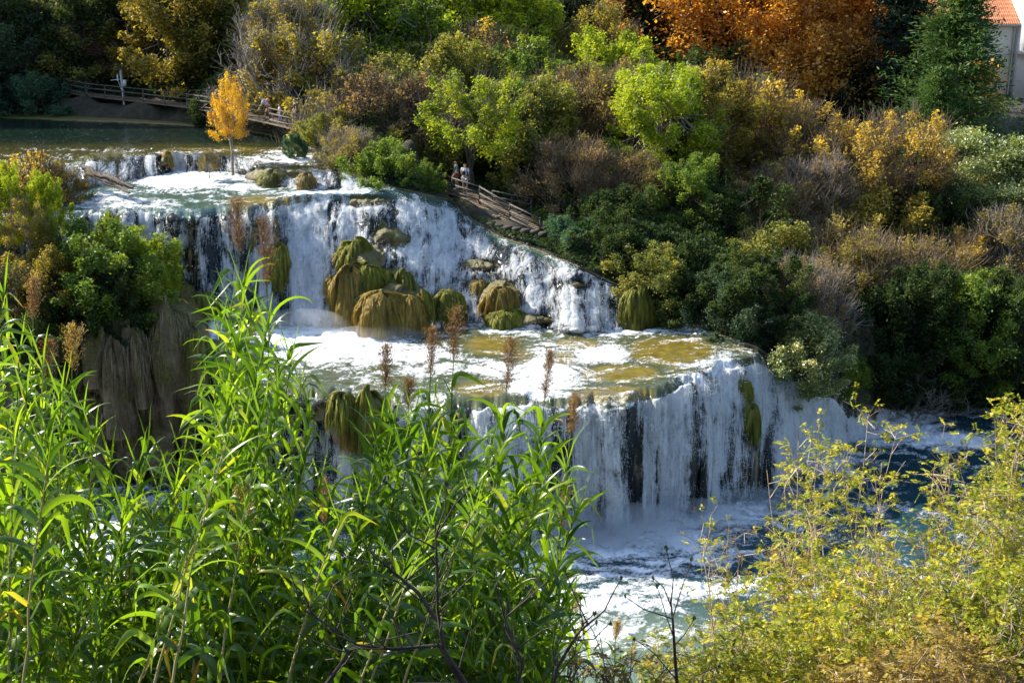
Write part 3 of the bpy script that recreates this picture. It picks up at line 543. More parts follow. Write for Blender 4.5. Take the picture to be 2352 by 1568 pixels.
TL = [
 # far left, in the shade of the ridge
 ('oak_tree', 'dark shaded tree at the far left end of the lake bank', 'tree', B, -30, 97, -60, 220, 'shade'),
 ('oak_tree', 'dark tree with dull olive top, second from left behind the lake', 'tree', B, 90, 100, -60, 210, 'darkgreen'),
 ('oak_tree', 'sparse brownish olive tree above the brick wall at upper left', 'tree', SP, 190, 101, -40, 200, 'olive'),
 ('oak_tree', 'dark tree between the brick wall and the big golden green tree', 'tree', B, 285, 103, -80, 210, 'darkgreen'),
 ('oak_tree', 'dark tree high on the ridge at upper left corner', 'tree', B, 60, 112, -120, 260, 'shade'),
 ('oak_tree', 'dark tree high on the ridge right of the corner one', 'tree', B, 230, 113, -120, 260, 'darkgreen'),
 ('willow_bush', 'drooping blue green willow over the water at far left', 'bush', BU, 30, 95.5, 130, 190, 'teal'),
 ('willow_bush', 'low blue green willow ending where the railing begins', 'bush', BU, 135, 95, 165, 140, 'teal'),
 ('willow_bush', 'low grey green bush at the left edge of the dark bank', 'bush', BU, -90, 95, 120, 180, 'shade'),
 ('plane_tree', 'big golden green tree drooping over the left railing', 'tree', B, 460, 98, -110, 215, 'olivegold'),
 ('plane_tree', 'golden green tree behind the left end of the drooping one', 'tree', B, 400, 104, -140, 220, 'olive'),
 ('oak_tree', 'olive tree between the drooping tree and the bare grey one', 'tree', B, 545, 99, -80, 200, 'olive'),
 ('bush', 'dark green bush under the bare grey tree, behind the railing', 'bush', BU, 545, 90, 150, 130, 'darkgreen'),
 ('bare_tree', 'tall bare grey tree behind the walkers on the boardwalk', 'tree', BA, 625, 86, -30, 190, None, M_greytwig),
 ('maple_tree', 'pale yellow leaved tree with bare grey branches above the walkers', 'tree', SP, 735, 87, 40, 230, 'yellow', M_greytwig),
 ('maple_tree', 'brown green tree in front of the yellow one with thin twigs', 'tree', TW, 690, 90, -30, 170, 'olivegold', M_greytwig),
 ('ash_tree', 'bright yellow green tree at top, right of the bare grey tree', 'tree', B, 800, 97, -110, 260, 'lime'),
 ('ash_tree', 'yellow green tree at top edge with thin pale trunks', 'tree', B, 920, 99, -70, 240, 'midgreen', M_greytwig),
 ('ash_tree', 'lime tree at top edge left of the dark evergreens', 'tree', B, 1060, 103, -110, 250, 'lime'),
 ('ash_tree', 'olive lime tree at top touching the dark evergreens', 'tree', B, 1180, 104, -60, 210, 'lime'),
 ('oak_tree', 'rounded dark olive tree above the forked trunk', 'tree', B, 1030, 90, 70, 230, 'olive'),
 ('oak_tree', 'rounded green tree with yellow shoots right of the dark olive one', 'tree', B, 1185, 92, 85, 230, 'midgreen'),
 ('oak_tree', 'small gold green tree peeping over the rounded dark olive one', 'tree', TW, 1120, 97, 50, 190, 'golden'),
 ('evergreen_tree', 'very dark evergreen at the top between lime tree and golden shrub', 'tree', B, 1290, 112, -60, 220, 'black'),
 ('evergreen_tree', 'very dark evergreen left of the orange plane trees', 'tree', B, 1460, 116, -100, 300, 'black'),
 ('gold_tree', 'small golden yellow tree in front of the dark evergreens', 'tree', SP, 1365, 104, -10, 150, 'yellow'),
 ('lime_bush', 'bright lime bush below the golden yellow tree', 'bush', BU, 1390, 94, 65, 170, 'lime'),
 ('lime_bush', 'small bright lime bush just right of the larger lime bush', 'bush', BU, 1485, 93, 115, 110, 'lime'),
 ('hazel_bush', 'twiggy grey brown bush under the lime bushes', 'bush', TW, 1290, 85, 140, 200, 'brown', M_tan),
 ('hazel_bush', 'twiggy grey brown bush left of the tall lime crowned tree', 'bush', TW, 1390, 86, 145, 190, 'brown', M_tan),
 ('hazel_bush', 'dark green brown tree between the forked trunk and the mauve bush', 'tree', B, 1215, 80, 165, 190, 'olive'),
 ('bush', 'rosy brown and green bush beside the top of the cascade', 'bush', TW, 800, 80.5, 195, 230, 'olivegold', M_greytwig),
 ('bush', 'red tinged bush above and right of the rosy brown bush', 'bush', TW, 905, 80, 155, 220, 'pink'),
 ('bush', 'olive bush with red tips behind the cascade edge', 'bush', BU, 870, 85, 130, 200, 'olive'),
 ('bush', 'grey green leafy bush nearest the small orange tree', 'bush', BU, 770, 77.5, 240, 120, 'olive'),
 ('bush', 'dark green bush hanging over the white water below the red tinged bush', 'bush', BU, 870, 74, 305, 170, 'midgreen'),
 ('bush', 'dark bush at the upper end of the middle railing', 'bush', BU, 945, 77, 290, 170, 'olive'),
 ('bush', 'low dark blue green bush touching the fast water under the railing', 'bush', BU, 880, 71.8, 375, 100, 'teal'),
 ('hackberry_tree', 'pale green tree with a forked dark trunk by the middle railing', 'tree', SP, 1085, 75.5, 150, 170, 'lime', None, 450),
 ('hackberry_tree', 'green crown leaning right behind the forked dark trunk', 'tree', B, 1150, 81, 190, 180, 'midgreen'),
 ('bush', 'dark brown green thicket behind the middle boardwalk', 'bush', BU, 1130, 80, 330, 220, 'darkgreen'),
 ('bush', 'dark thicket right of the forked trunk', 'bush', BU, 1240, 77, 290, 190, 'olive'),
 ('lime_tree', 'tall tree with brilliant lime crown and pale bare trunk', 'tree', B, 1505, 80, 138, 185, 'lime', M_greytwig),
 ('olive_tree', 'olive green tree adjoining the lime crown on its right', 'tree', B, 1600, 83, 140, 180, 'olivegold'),
 ('hazel_tree', 'golden tan twiggy tree below the left of the orange planes', 'tree', TW, 1700, 86, 155, 230, 'golden', M_tan),
 ('hazel_tree', 'golden tan twiggy tree directly under the orange planes', 'tree', TW, 1790, 84, 215, 170, 'golden', M_tan),
 ('hazel_tree', 'wide golden tan tree between orange planes and big cypress', 'tree', TW, 1900, 83, 265, 240, 'golden', M_tan),
 ('hazel_tree', 'golden tree with a reddish tip next to the big cypress', 'tree', TW, 2030, 82, 245, 190, 'golden', M_tan),
 ('plane_tree', 'huge rust orange plane tree filling the top right', 'tree', 'plane', 1680, 112, -150, 400, 'rust', M_bark),
 ('plane_tree', 'rust orange plane tree right of the huge one, with pale limbs', 'tree', 'plane', 1870, 112, -110, 330, 'rust', M_bark),
 ('plane_tree', 'golden brown plane tree low between the other orange planes', 'tree', 'plane', 1775, 109, 20, 260, 'rust', M_bark),
 ('plane_tree', 'dull rust plane tree showing behind the two conifers', 'tree', B, 2000, 130, -70, 300, 'rust', M_bark),
 ('cedar_tree', 'blackish conifer between the orange planes and big cypress', 'tree', CO, 2030, 106, -110, 240, 'cedar'),
 ('cypress_tree', 'big dark green cypress in front of the house', 'tree', CO, 2150, 96, -60, 270, 'conifer'),
 ('cypress_tree', 'low green cypress skirt left of the big cypress', 'tree', CO, 2120, 92, 150, 190, 'conifer'),
 ('cypress_tree', 'small dark conifer at the right edge below the house', 'tree', CO, 2352, 100, 190, 110, 'conifer'),
 ('laurel_tree', 'bright green tree with rounded clumps and pinkish tops at right edge', 'tree', LA, 2260, 84, 285, 220, 'laurel', M_greytwig),
 ('laurel_tree', 'green rounded tree cut by the right edge under the clumped one', 'tree', LA, 2345, 81, 330, 170, 'laurel', M_greytwig),
 ('laurel_tree', 'small green tree with clumped crown below left of the bright clumped tree', 'tree', LA, 2200, 83, 400, 110, 'laurel'),
 ('hazel_bush', 'pink brown tree with feathery top in front of the mauve bushes', 'bush', TW, 1310, 74, 305, 170, 'pink', M_tan),
 ('hazel_bush', 'brown bush right of the feathery pink brown one', 'bush', TW, 1420, 75.5, 335, 170, 'brown', M_tan),
 ('bush', 'dark green thicket under the pink brown tree', 'bush', BU, 1300, 72.5, 430, 160, 'darkgreen'),
 ('bush', 'blue green bush over the lower end of the middle railing', 'bush', BU, 1330, 68.5, 510, 120, 'teal'),
 ('bush', 'dark olive thicket above the cascade bank, left of the ivy trunk', 'bush', BU, 1400, 70, 430, 180, 'darkgreen'),
 ('bush', 'fresh green ivy covered tree under the lime crown', 'bush', BU, 1570, 73, 355, 130, 'midgreen'),
 ('bush', 'dark olive bush right of the ivy covered tree', 'bush', BU, 1670, 73, 390, 200, 'darkgreen'),
 ('bush', 'brownish thicket in the middle of the right slope', 'bush', TW, 1760, 75, 400, 220, 'brown', M_tan),
 ('bush', 'rosy flowering bush on the slope below the golden trees', 'bush', TW, 1850, 77, 355, 150, 'pink', M_greytwig),
 ('bush', 'olive brown thicket below the wide golden tree', 'bush', BU, 1960, 77, 400, 230, 'olivegold'),
 ('bush', 'dark hollow green bush below the big cypress', 'bush', BU, 2110, 80, 400, 170, 'darkgreen'),
 ('bush', 'dark olive bush at the water side under the dark thicket', 'bush', BU, 1450, 67, 540, 190, 'darkgreen'),
 ('bush', 'dark green bush hanging over the bank right of the cascade', 'bush', BU, 1560, 66, 540, 190, 'darkgreen'),
 ('bush', 'blue green dark bush above the narrow side channel', 'bush', BU, 1690, 63.5, 590, 190, 'shade'),
 ('bush', 'dark bush low on the bank at the head of the side channel', 'bush', BU, 1610, 64, 640, 150, 'darkgreen'),
 ('bush', 'olive tree in mid slope above the blue green dark bush', 'bush', B, 1760, 69, 480, 200, 'olive'),
 ('bush', 'tan tipped bush jutting out of the mid slope', 'bush', TW, 1845, 65, 600, 150, 'pink', M_greytwig),
 ('overhanging_bush', 'sunlit green and tan bush overhanging the right cascade', 'bush', BU, 1850, 58.8, 690, 165, 'laurel', M_bark, 868),
 ('overhanging_bush', 'green bush dipping to the water right of the sunlit overhang', 'bush', BU, 1950, 62.5, 790, 120, 'midgreen', M_bark, 905),
 ('overhanging_bush', 'tan topped bush rising behind the sunlit overhang', 'bush', TW, 1845, 61, 590, 150, 'pink', M_greytwig, 880),
 ('overhanging_bush', 'dark bush leaning over the side channel', 'bush', BU, 1700, 60.3, 610, 150, 'shade', M_bark, 800),
 ('overhanging_bush', 'dark bush over the end of the side channel', 'bush', BU, 1770, 60, 570, 160, 'darkgreen', M_bark, 835),
 ('overhanging_bush', 'dark green bush over the water at the top of the side channel', 'bush', BU, 1600, 62.5, 600, 150, 'darkgreen', M_bark, 748),
 ('overhanging_bush', 'dark twiggy bush at the lowest end of the stepped cascade', 'bush', BU, 1500, 63.5, 560, 150, 'olive', M_bark, 722),
 ('overhanging_bush', 'olive bush over the stepped cascade near its lower end', 'bush', BU, 1405, 65.5, 500, 150, 'darkgreen', M_bark, 655),
 ('overhanging_bush', 'blue green leafy bush where the middle railing ends', 'bush', BU, 1300, 66.8, 500, 110, 'teal', M_bark, 615),
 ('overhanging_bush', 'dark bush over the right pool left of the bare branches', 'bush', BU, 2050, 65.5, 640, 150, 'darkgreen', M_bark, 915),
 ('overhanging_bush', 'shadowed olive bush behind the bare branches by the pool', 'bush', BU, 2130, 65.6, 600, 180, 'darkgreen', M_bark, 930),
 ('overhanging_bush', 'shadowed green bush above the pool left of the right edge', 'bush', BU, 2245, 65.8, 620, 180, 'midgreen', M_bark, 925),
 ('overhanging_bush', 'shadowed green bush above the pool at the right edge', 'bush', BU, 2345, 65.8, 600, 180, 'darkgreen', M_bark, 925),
 ('overhanging_bush', 'green bush touching the lip of the upper fall at its right end', 'bush', BU, 880, 70.5, 325, 130, 'midgreen', M_bark, 438),
 ('overhanging_bush', 'blue green bush over the white water below the middle railing', 'bush', BU, 925, 70.8, 372, 80, 'teal', M_bark, 442),
 ('overhanging_bush', 'grey brown bush hanging over the small cascade at its right end', 'bush', TW, 815, 73, 290, 120, 'olivegold', M_greytwig, 412),
 ('overhanging_bush', 'leafy branch end hiding the upper start of the middle railing', 'bush', BU, 985, 71.5, 372, 62, 'midgreen', M_bark, 440),
 ('tree', 'dark tree in the gap between orange planes and golden tree', 'tree', B, 1930, 106, 120, 220, 'black'),
 ('tree', 'dark shrubby tree under the left part of the orange planes', 'tree', B, 1600, 104, 110, 240, 'darkgreen'),
 ('bush', 'olive thicket on the slope right of the tan tipped bush', 'bush', TW, 1960, 69, 520, 220, 'olivegold', M_tan),
 ('bush', 'brown twiggy thicket on the slope left of the grey twigs', 'bush', TW, 2080, 71, 540, 210, 'brown', M_tan),
 ('bush', 'brown orange topped bush below the bright clumped tree', 'bush', TW, 2170, 75, 520, 190, 'golden', M_tan),
 ('bush', 'sprawling grey twiggy tree at the right edge', 'tree', TW, 2320, 76, 470, 180, 'brown', M_greytwig),
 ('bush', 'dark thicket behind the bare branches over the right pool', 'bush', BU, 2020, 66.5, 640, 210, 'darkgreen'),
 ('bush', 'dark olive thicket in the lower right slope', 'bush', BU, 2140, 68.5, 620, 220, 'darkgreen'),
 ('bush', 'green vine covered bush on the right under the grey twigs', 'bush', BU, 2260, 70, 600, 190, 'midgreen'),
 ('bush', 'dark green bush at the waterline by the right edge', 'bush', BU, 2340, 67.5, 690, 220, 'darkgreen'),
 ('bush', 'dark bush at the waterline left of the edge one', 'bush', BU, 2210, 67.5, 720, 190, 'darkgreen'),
 ('bare_bush', 'bare grey branches reaching over the right pool', 'bush', BA, 2090, 65.5, 730, 230, None, M_greytwig),
 ('bare_bush', 'bare grey branches lower down by the right pool', 'bush', BA, 2180, 65.8, 760, 200, None, M_greytwig),
 ('bare_bush', 'thin bare grey bush on the dark bank above the cascade', 'bush', BA, 1555, 64, 590, 110, None, M_greytwig),
 ('bare_bush', 'pale bare twigs among the dark bushes by the middle railing', 'bush', BA, 1318, 67.5, 545, 60, None, M_greytwig),
 ('tree', 'tall olive tree behind the golden tan trees', 'tree', B, 1560, 96, 150, 260, 'olive'),
 ('tree', 'dark tree behind the wide golden tan tree', 'tree', B, 1960, 95, 260, 260, 'darkgreen'),
 ('tree', 'dark tree behind the bright clumped tree at right', 'tree', B, 2300, 95, 330, 260, 'darkgreen'),
 ('tree', 'dark olive tree in the hollow behind the mauve bushes', 'tree', B, 1340, 96, 130, 260, 'olive'),
]
for t in TL:
    nm, lb, ct, kd, u, d, vt, wp, lf = t[:9]; bk = t[9] if len(t) > 9 else None; bs = t[10] if len(t) > 10 else None
    tree(nm, lb, ct, kd, u, d, vt, wp, lf, bk, bs)
def undergrowth():
    r = rs(404); n = 380000
    j = r.randint(0, NC, n); s = 34*r.rand(n)**.95
    b = KW[8][j]; h = unit(b[:, :2]); xy = b[:, :2] + h*(s[:, None]+.1); z = land(xy[:, 0], xy[:, 1])
    hh = np.clip(fbm(xy[:, 0]*.55, xy[:, 1]*.55, 0, 3, 7)*2.6 - .7, .08, 1.8)*sst(-.8, 2.5, s)
    umid = ucol[j]; hh = np.where((umid > 930) & (umid < 1260) & (xy[:, 1] < 77), np.where(s < 1.6, .35, hh*.15), hh)
    c = np.stack([xy[:, 0], xy[:, 1], z + hh*r.rand(n)**.6], -1)
    keepm = np.ones(n, bool)
    for (A, Bq) in PATHS:
        A = np.array(A[:2]); Bq = np.array(Bq[:2]); e = Bq-A; L = np.linalg.norm(e); e = e/L; q = xy-A; t = q@e; dd = np.abs(q[:, 0]*e[1]-q[:, 1]*e[0]); keepm &= ~((t > -.3) & (t < L+.3) & (dd < 1.9))
    c = c[keepm]; n = len(c); L = r.uniform(.12, .3, n)
    V, Fq = leafq(c, r.normal(size=(n, 3)), L, L*.6, r, unit(r.normal(size=(n, 3)) + np.array([0, 0, .8])))
    o = mesh('undergrowth', V, Fq, LM['darkgreen'], attrs={'rnd': np.repeat(np.clip(fbm(c[:, 0]*.4, c[:, 1]*.4, 3, 2, 9)*1.2-.3 + r.normal(0, .2, n), 0, 1), 4)})
    tag(o, 'low tangled undergrowth covering the far bank', 'undergrowth', None, 'stuff')
undergrowth()
# ---------------------------------------------------------------- plants on the island, the lips and the left marsh
ISL = 'plants growing among the falls'
tree('maple_sapling', 'slender orange and yellow sapling at the lip of the small cascade', 'tree', SP, 548, 73.6, 172, 92, 'orange', M_greytwig, 390, seed=5, group=ISL)
tree('willow_shrub', 'small grey green shrub on the lip right of the orange sapling', 'bush', BU, 690, 75, 300, 50, 'teal', None, 385, group=ISL)
tree('willow_shrub', 'feathery grey green shrub on the lip above the dead log', 'bush', TW, 265, 73.5, 345, 110, 'olive', M_greytwig, 420, group=ISL)
tree('willow_shrub', 'thin twiggy shrub left of the foot of the orange sapling', 'bush', TW, 495, 72.5, 345, 45, 'olivegold', M_greytwig, 405, group=ISL)
tree('willow_shrub', 'soft green willow thicket at the left edge beside the lake', 'bush', TW, 60, 66, 340, 240, 'golden', None, 480, group=ISL)
tree('willow_shrub', 'soft green willow shrub right of the thicket beside the lake', 'bush', TW, 140, 67, 370, 140, 'olivegold', None, 460, group=ISL)
tree('poplar_sapling', 'bright yellow lime poplar sapling at the left edge', 'tree', BU, 20, 60, 375, 120, 'lime', None, 600, group=ISL)
tree('poplar_sapling', 'bright yellow lime poplar sapling between edge and white water', 'tree', BU, 115, 60, 380, 100, 'lime', None, 590, group=ISL)
tree('poplar_sapling', 'golden orange leaved sapling low at the left edge', 'tree', SP, 70, 59, 440, 110, 'yellow', M_greytwig, 620, group=ISL)
tree('poplar_sapling', 'thin leafy sapling in front of the upper left falls', 'tree', SP, 262, 60, 480, 55, 'lime', None, 640, group=ISL)
tree('island_bush', 'leafy green bush crowning the rocky island', 'bush', BU, 235, 59, 500, 300, 'midgreen', None, 740, group=ISL)
tree('island_bush', 'yellow green bush at the right end of the rocky island', 'bush', BU, 330, 60, 540, 150, 'lime', None, 700, group=ISL)
tree('island_bush', 'olive bush on the left of the island behind the reeds', 'bush', BU, 120, 58, 545, 220, 'olivegold', None, 750, group=ISL)
tree('island_bush', 'reddish olive bush at the left edge of the island', 'bush', TW, 20, 57, 600, 170, 'olive', None, 780, group=ISL)
tree('island_bush', 'dark glossy bush above the brown drapery rock', 'bush', BU, 240, 57.5, 610, 190, 'darkgreen', None, 790, group=ISL)
tree('island_bush', 'dark bush at the island front behind the left reeds', 'bush', BU, 90, 56.5, 660, 200, 'darkgreen', None, 830, group=ISL)
# ---------------------------------------------------------------- FOREGROUND: giant reeds, yellow green shrubs, bare fig twigs
def reedmat():
    m, nt, out = newmat('reed leaves')
    at = N(nt, 'ShaderNodeAttribute', attribute_name='rnd').outputs['Fac']
    col = ramp(nt, at, [(.0, (.02, .06, .010)), (.42, (.075, .16, .014)), (.75, (.21, .33, .022)), (.93, (.30, .30, .05)), (1, (.42, .24, .06))])
    p = N(nt, 'ShaderNodeBsdfPrincipled'); nt.links.new(col, p.inputs['Base Color']); p.inputs['Roughness'].default_value = .33; p.inputs['Specular IOR Level'].default_value = .75
    t = N(nt, 'ShaderNodeBsdfTranslucent'); nt.links.new(mixc(nt, 1.0, col, (1.9, 1.75, .5), 'MULTIPLY'), t.inputs[0])
    a = N(nt, 'ShaderNodeMixShader'); a.inputs[0].default_value = .5; nt.links.new(p.outputs[0], a.inputs[1]); nt.links.new(t.outputs[0], a.inputs[2]); nt.links.new(a.outputs[0], out.inputs[0]); return m
M_reed = reedmat()
M_cane = plain('reed cane', (.62, .52, .24), (.40, .38, .14), 4, .5)
M_canegreen = plain('green reed cane', (.14, .22, .05), (.10, .15, .035), 4, .45)
M_plume = leafmat('reed plume', [(.12, .065, .035), (.26, .15, .075), (.42, .28, .13)], .45, .05)
M_plumeg = leafmat('golden reed plume', [(.20, .13, .045), (.38, .27, .09), (.55, .42, .16)], .5, .05)
M_darktwig = plain('dark twig bark', (.075, .055, .045), (.03, .022, .02), 9, .8)
RG = 'giant reeds of the foreground thicket'
def reed_leaf(mb, p, side, up, L, W, droop, a, r, twist):
    n = 9; s = np.linspace(0, 1, n); th0 = up
    kink = r.rand() < .6 and droop > 1.3; k0 = r.uniform(.1, .3)
    th = np.maximum(th0 - (min(droop*1.1, th0+1.45)*sst(k0, k0+.34, s) + .2*s if kink else droop*s**1.25), -1.52) - .12*np.sin(s*7+twist)*r.rand()
    ds = L/(n-1); q = np.zeros((n, 3)); q[0] = p
    dirs = side[None]*np.cos(th)[:, None] + np.array([0, 0, 1.])[None]*np.sin(th)[:, None]
    for k in range(1, n): q[k] = q[k-1] + dirs[k-1]*ds
    w = W*np.array([.75, 1, 1.0, .95, .85, .7, .5, .27, .02])
    b0 = unit(np.cross(dirs, np.cross(side, [0, 0, 1.])[None].repeat(n, 0))); b = np.cross(dirs, b0); b = unit(b)
    tw = twist*1.35 + twist*s*.6; bb = b*np.cos(tw)[:, None] + b0*np.sin(tw)[:, None]; nn = -b*np.sin(tw)[:, None] + b0*np.cos(tw)[:, None]
    V = np.stack([q - bb*w[:, None]/2 + nn*w[:, None]*.16, q, q + bb*w[:, None]/2 + nn*w[:, None]*.16], 1).reshape(-1, 3)
    i = np.arange(n-1)[:, None]*3; Fq = np.concatenate([np.concatenate([i, i+1, i+4, i+3], 1), np.concatenate([i+1, i+2, i+5, i+4], 1)])
    tip = np.where(s > .8, .12, 0) if a > .6 else 0*s
    mb.add(V, Fq, np.repeat(np.clip(a + tip, 0, 1), 3))
def plume(mb, P, d, L, Wd, r):
    m = 74
    for k in range(m):
        t = (k/m); p = P + d*L*t; a = k*2.4; env = math.sin(math.pi*min(1, t*.85+.13))**.8
        o = unit(np.array([math.cos(a), math.sin(a), 0])*.6 + d*1.15 + r.normal(size=3)*.2); l = Wd*2.1*env*r.uniform(.4, 1.1)+.03
        mb.tube([p, p+o*l*.5, p+o*l + np.array([.25, 0, -.1])*l*.35], [.0022, .0016, .001], 3, .3)
        n = 13; s = r.uniform(.2, 1, n); c = p + o*l*s[:, None] + r.normal(size=(n, 3))*.012*(1+l*2)
        V, Fq = leafq(c, unit(o + r.normal(size=(n, 3))*.45), r.uniform(.016, .034, n), .005, r); mb.add(V, Fq, np.repeat(np.clip(r.normal(.55, .25, n), 0, 1), 4))
def cane(u, v, d, ub, seed, label=None, plumed=None, golden=False, leafy=2.6, dens=1.0, vb=1700, upright=.9, scale=1.0, pw=.085):
    r = rs(seed); top = Pd(u, v, d); bx, by, _ = Pd(ub, vb, d + r.uniform(-.5, .5)); bz = float(near(bx, by)) - .1
    B0 = np.array([bx, by, bz]); H = np.linalg.norm(top-B0)
    t = np.linspace(0, 1, 14)[:, None]; side0 = np.array([top[0]-bx, top[1]-by, 0]); mid = B0 + (top-B0)*.5 - side0*.10 + np.array([0, 0, H*.03])
    P = (1-t)**2*B0 + 2*t*(1-t)*mid + t**2*top; P[1:-1] += r.normal(size=(12, 3))*.006
    R = empty('giant_reed', B0); inv = -B0
    st_ = MB(); rad = np.linspace(.017, .004, 14)*scale; st_.tube(P+inv, rad, 6)
    lv = MB(); cum = np.concatenate([[0], np.cumsum(np.linalg.norm(np.diff(P, axis=0), axis=1))])
    L0 = cum[-1]; start = max(.25, L0-leafy); az = r.uniform(-.5, .5) if r.rand() < .65 else r.uniform(-1.5, 1.5)
    s = start; k = 0; step = .078/dens
    while s < L0 - (.0 if not plumed else .25):
        f = (s-start)/(L0-start); pt = np.array([np.interp(s, cum, P[:, i]) for i in range(3)])
        aa = az + (math.pi if k % 2 else 0) + r.normal(0, .28); side = np.array([math.cos(aa), math.sin(aa), 0])
        L = r.uniform(.40, .66)*scale*(1-.3*f**2); W = r.uniform(.054, .086)*scale*(1-.5*f); up = lerp(.9, 1.3, f)*upright + r.normal(0, .16); dr = lerp(3.0, 1.5, f**1.4)*r.uniform(.55, 1.3)
        a = np.clip(r.normal(.45, .2), 0, .85)
        if f < .15 and r.rand() < .12: a = r.uniform(.9, 1)
        reed_leaf(lv, pt+inv, side, up, L, W, dr, a, r, r.uniform(-.9, .9)); k += 1; s += step*lerp(1.1, .75, f)*r.uniform(.8, 1.2)
        if k % 2 == 0: st_.tube([pt+inv-np.array([0, 0, .02]), pt+inv+np.array([0, 0, .035])], np.interp(s, cum, rad)*1.35, 6)
    if not plumed:
        for q in range(2): reed_leaf(lv, top+inv, np.array([math.cos(az+q*3.1), math.sin(az+q*3.1), 0]), 1.4, .38, .02, .25, .5, r, .2)
    green = not (H > 3.2 and r.rand() < .5) and not golden
    st_.build('stem', M_canegreen if (green or plumed) else M_cane, R); lv.build('leaves', M_reed, R)
    if plumed:
        pm = MB(); dd = unit(P[-1]-P[-2]) + np.array([.02, 0, .0]); plume(pm, P[-1]+inv-dd*.05, unit(dd), plumed, pw, r); pm.build('plume', M_plumeg if golden else M_plume, R)
    tag(R, label or 'green leafy giant reed cane without a plume in the foreground thicket', 'reed', RG); return R
# canes that carry a plume, placed one by one: top of cane, distance, foot
pxm = lambda n, d: n*d/F
for i, (u, v, vt_, d, ub, lab, gl, pw) in enumerate([
    (547, 565, 455, 10.5, 585, 'tall reed with a pale rosy plume against the upper fall', 0, .10), (612, 648, 492, 10.5, 640, 'reed with a dense red brown plume right of the pale rosy one', 0, .09),
    (886, 880, 782, 10.0, 900, 'reed with a thin open plume over the foaming middle pool', 0, .07), (989, 850, 738, 10.0, 960, 'reed with a reddish plume left of the tallest brown plume', 0, .065),
    (1042, 815, 698, 10.0, 1000, 'reed with the fullest brown plume over the middle pool', 0, .08), (1164, 885, 768, 10.3, 1075, 'reed with a brown plume standing before the white chute', 0, .085),
    (1252, 905, 788, 10.3, 1170, 'reed with a narrow purple plume at the lip of the lower fall', 0, .05), (1312, 985, 893, 10.8, 1240, 'reed with a small faint plume before the lower fall', 0, .06),
    (938, 930, 865, 11.5, 940, 'reed with a short tan plume among the right hand reed tops', 0, .075), (76, 720, 628, 11.0, 60, 'reed with a purple plume at the left edge thicket', 0, .06),
    (165, 838, 742, 10.5, 150, 'reed with a golden plume before the brown drapery rock', 1, .095), (108, 860, 770, 11.0, 100, 'reed with a dull plume left of the golden one', 0, .08),
    (548, 1270, 1090, 9.0, 552, 'reed with a large shaggy golden plume in mid thicket', 1, .14), (1290, 1200, 1085, 11.5, 1275, 'reed with a rosy plume before the dark gap of the lower fall', 0, .06),
    (745, 1190, 1085, 10.5, 750, 'reed with a slim brown plume above the dark gap in the reeds', 0, .05), (1322, 1405, 1335, 13, 1318, 'short golden plumed reed before the sunlit pool', 1, .075),
    (1415, 1460, 1410, 13, 1400, 'small golden plumed reed alone by the sunlit pool', 1, .06), (305, 1360, 1310, 10, 320, 'low reed with a brown plume deep in the left thicket', 0, .07)]):
    cane(u, v, d, ub, 900+i, lab, plumed=pxm(v-vt_, d)*1.05, golden=bool(gl), leafy=1.5 if v < 1000 else .8, dens=.8, upright=1.12, pw=pw)
# tall leafy canes drawn from the photograph
CL = [(8, 560, 9.5, -40), (45, 690, 10, 40), (20, 640, 10.5, -10), (98, 720, 10, 120), (150, 770, 10.2, 130), (138, 800, 9.6, 160), (190, 840, 10.4, 190), (60, 800, 9.2, 60), (215, 900, 9.6, 200), (-20, 720, 9, -40), (110, 880, 8.8, 90), (30, 900, 8.6, 30),
      (255, 990, 10, 250), (340, 955, 10, 300), (318, 1010, 9.4, 300), (420, 990, 10, 360), (400, 1060, 9.2, 380), (365, 700+360, 9.6, 340),
      (556, 590, 10, 570), (530, 640, 10.3, 520), (575, 660, 9.8, 590), (610, 700, 9.6, 560), (505, 700, 10.2, 500), (640, 770, 9.6, 600), (668, 760, 10.2, 640), (545, 740, 9.4, 500), (590, 790, 9.2, 540), (690, 820, 10.0, 640), (640, 860, 9, 560), (520, 860, 9.2, 470), (710, 900, 9.8, 660), (600, 900, 8.8, 520), (555, 930, 8.8, 480),
      (865, 930, 9.8, 860), (905, 905, 9.8, 860), (950, 890, 9.8, 900), (985, 895, 9.6, 930), (1015, 890, 10, 960), (1045, 930, 9.8, 980), (925, 960, 9.4, 860), (880, 1000, 9.4, 830), (990, 980, 9.2, 900), (1065, 980, 9.8, 990), (835, 1060, 9.6, 800), (1030, 1040, 9.4, 930),
      (1105, 1010, 10, 1000), (1160, 940, 10.2, 1060), (1185, 1060, 9.8, 1040), (1245, 940, 10.3, 1120), (1262, 1010, 9.8, 1060), (1235, 1080, 9.4, 1010), (1180, 1130, 9.2, 980), (1300, 1010, 10.6, 1190), (1330, 1100, 10.2, 1180),
      (700, 1000, 9.4, 620), (760, 1080, 10, 720), (735, 1040, 10.2, 700), (1130, 960, 10.6, 1070), (1280, 1240, 10, 1180), (1240, 1300, 9.6, 1150), (1200, 1230, 9.2, 1090), (1290, 1370, 10.4, 1230), (1250, 1400, 9.8, 1200)]
for i, (u, v, d, ub) in enumerate(CL): cane(u, v+(120 if u < 240 else 70), d, ub-(30 if u < 240 else 75), 1000+i, leafy=rs(i).uniform(2.2, 3.4), dens=1.0, upright=1.0)
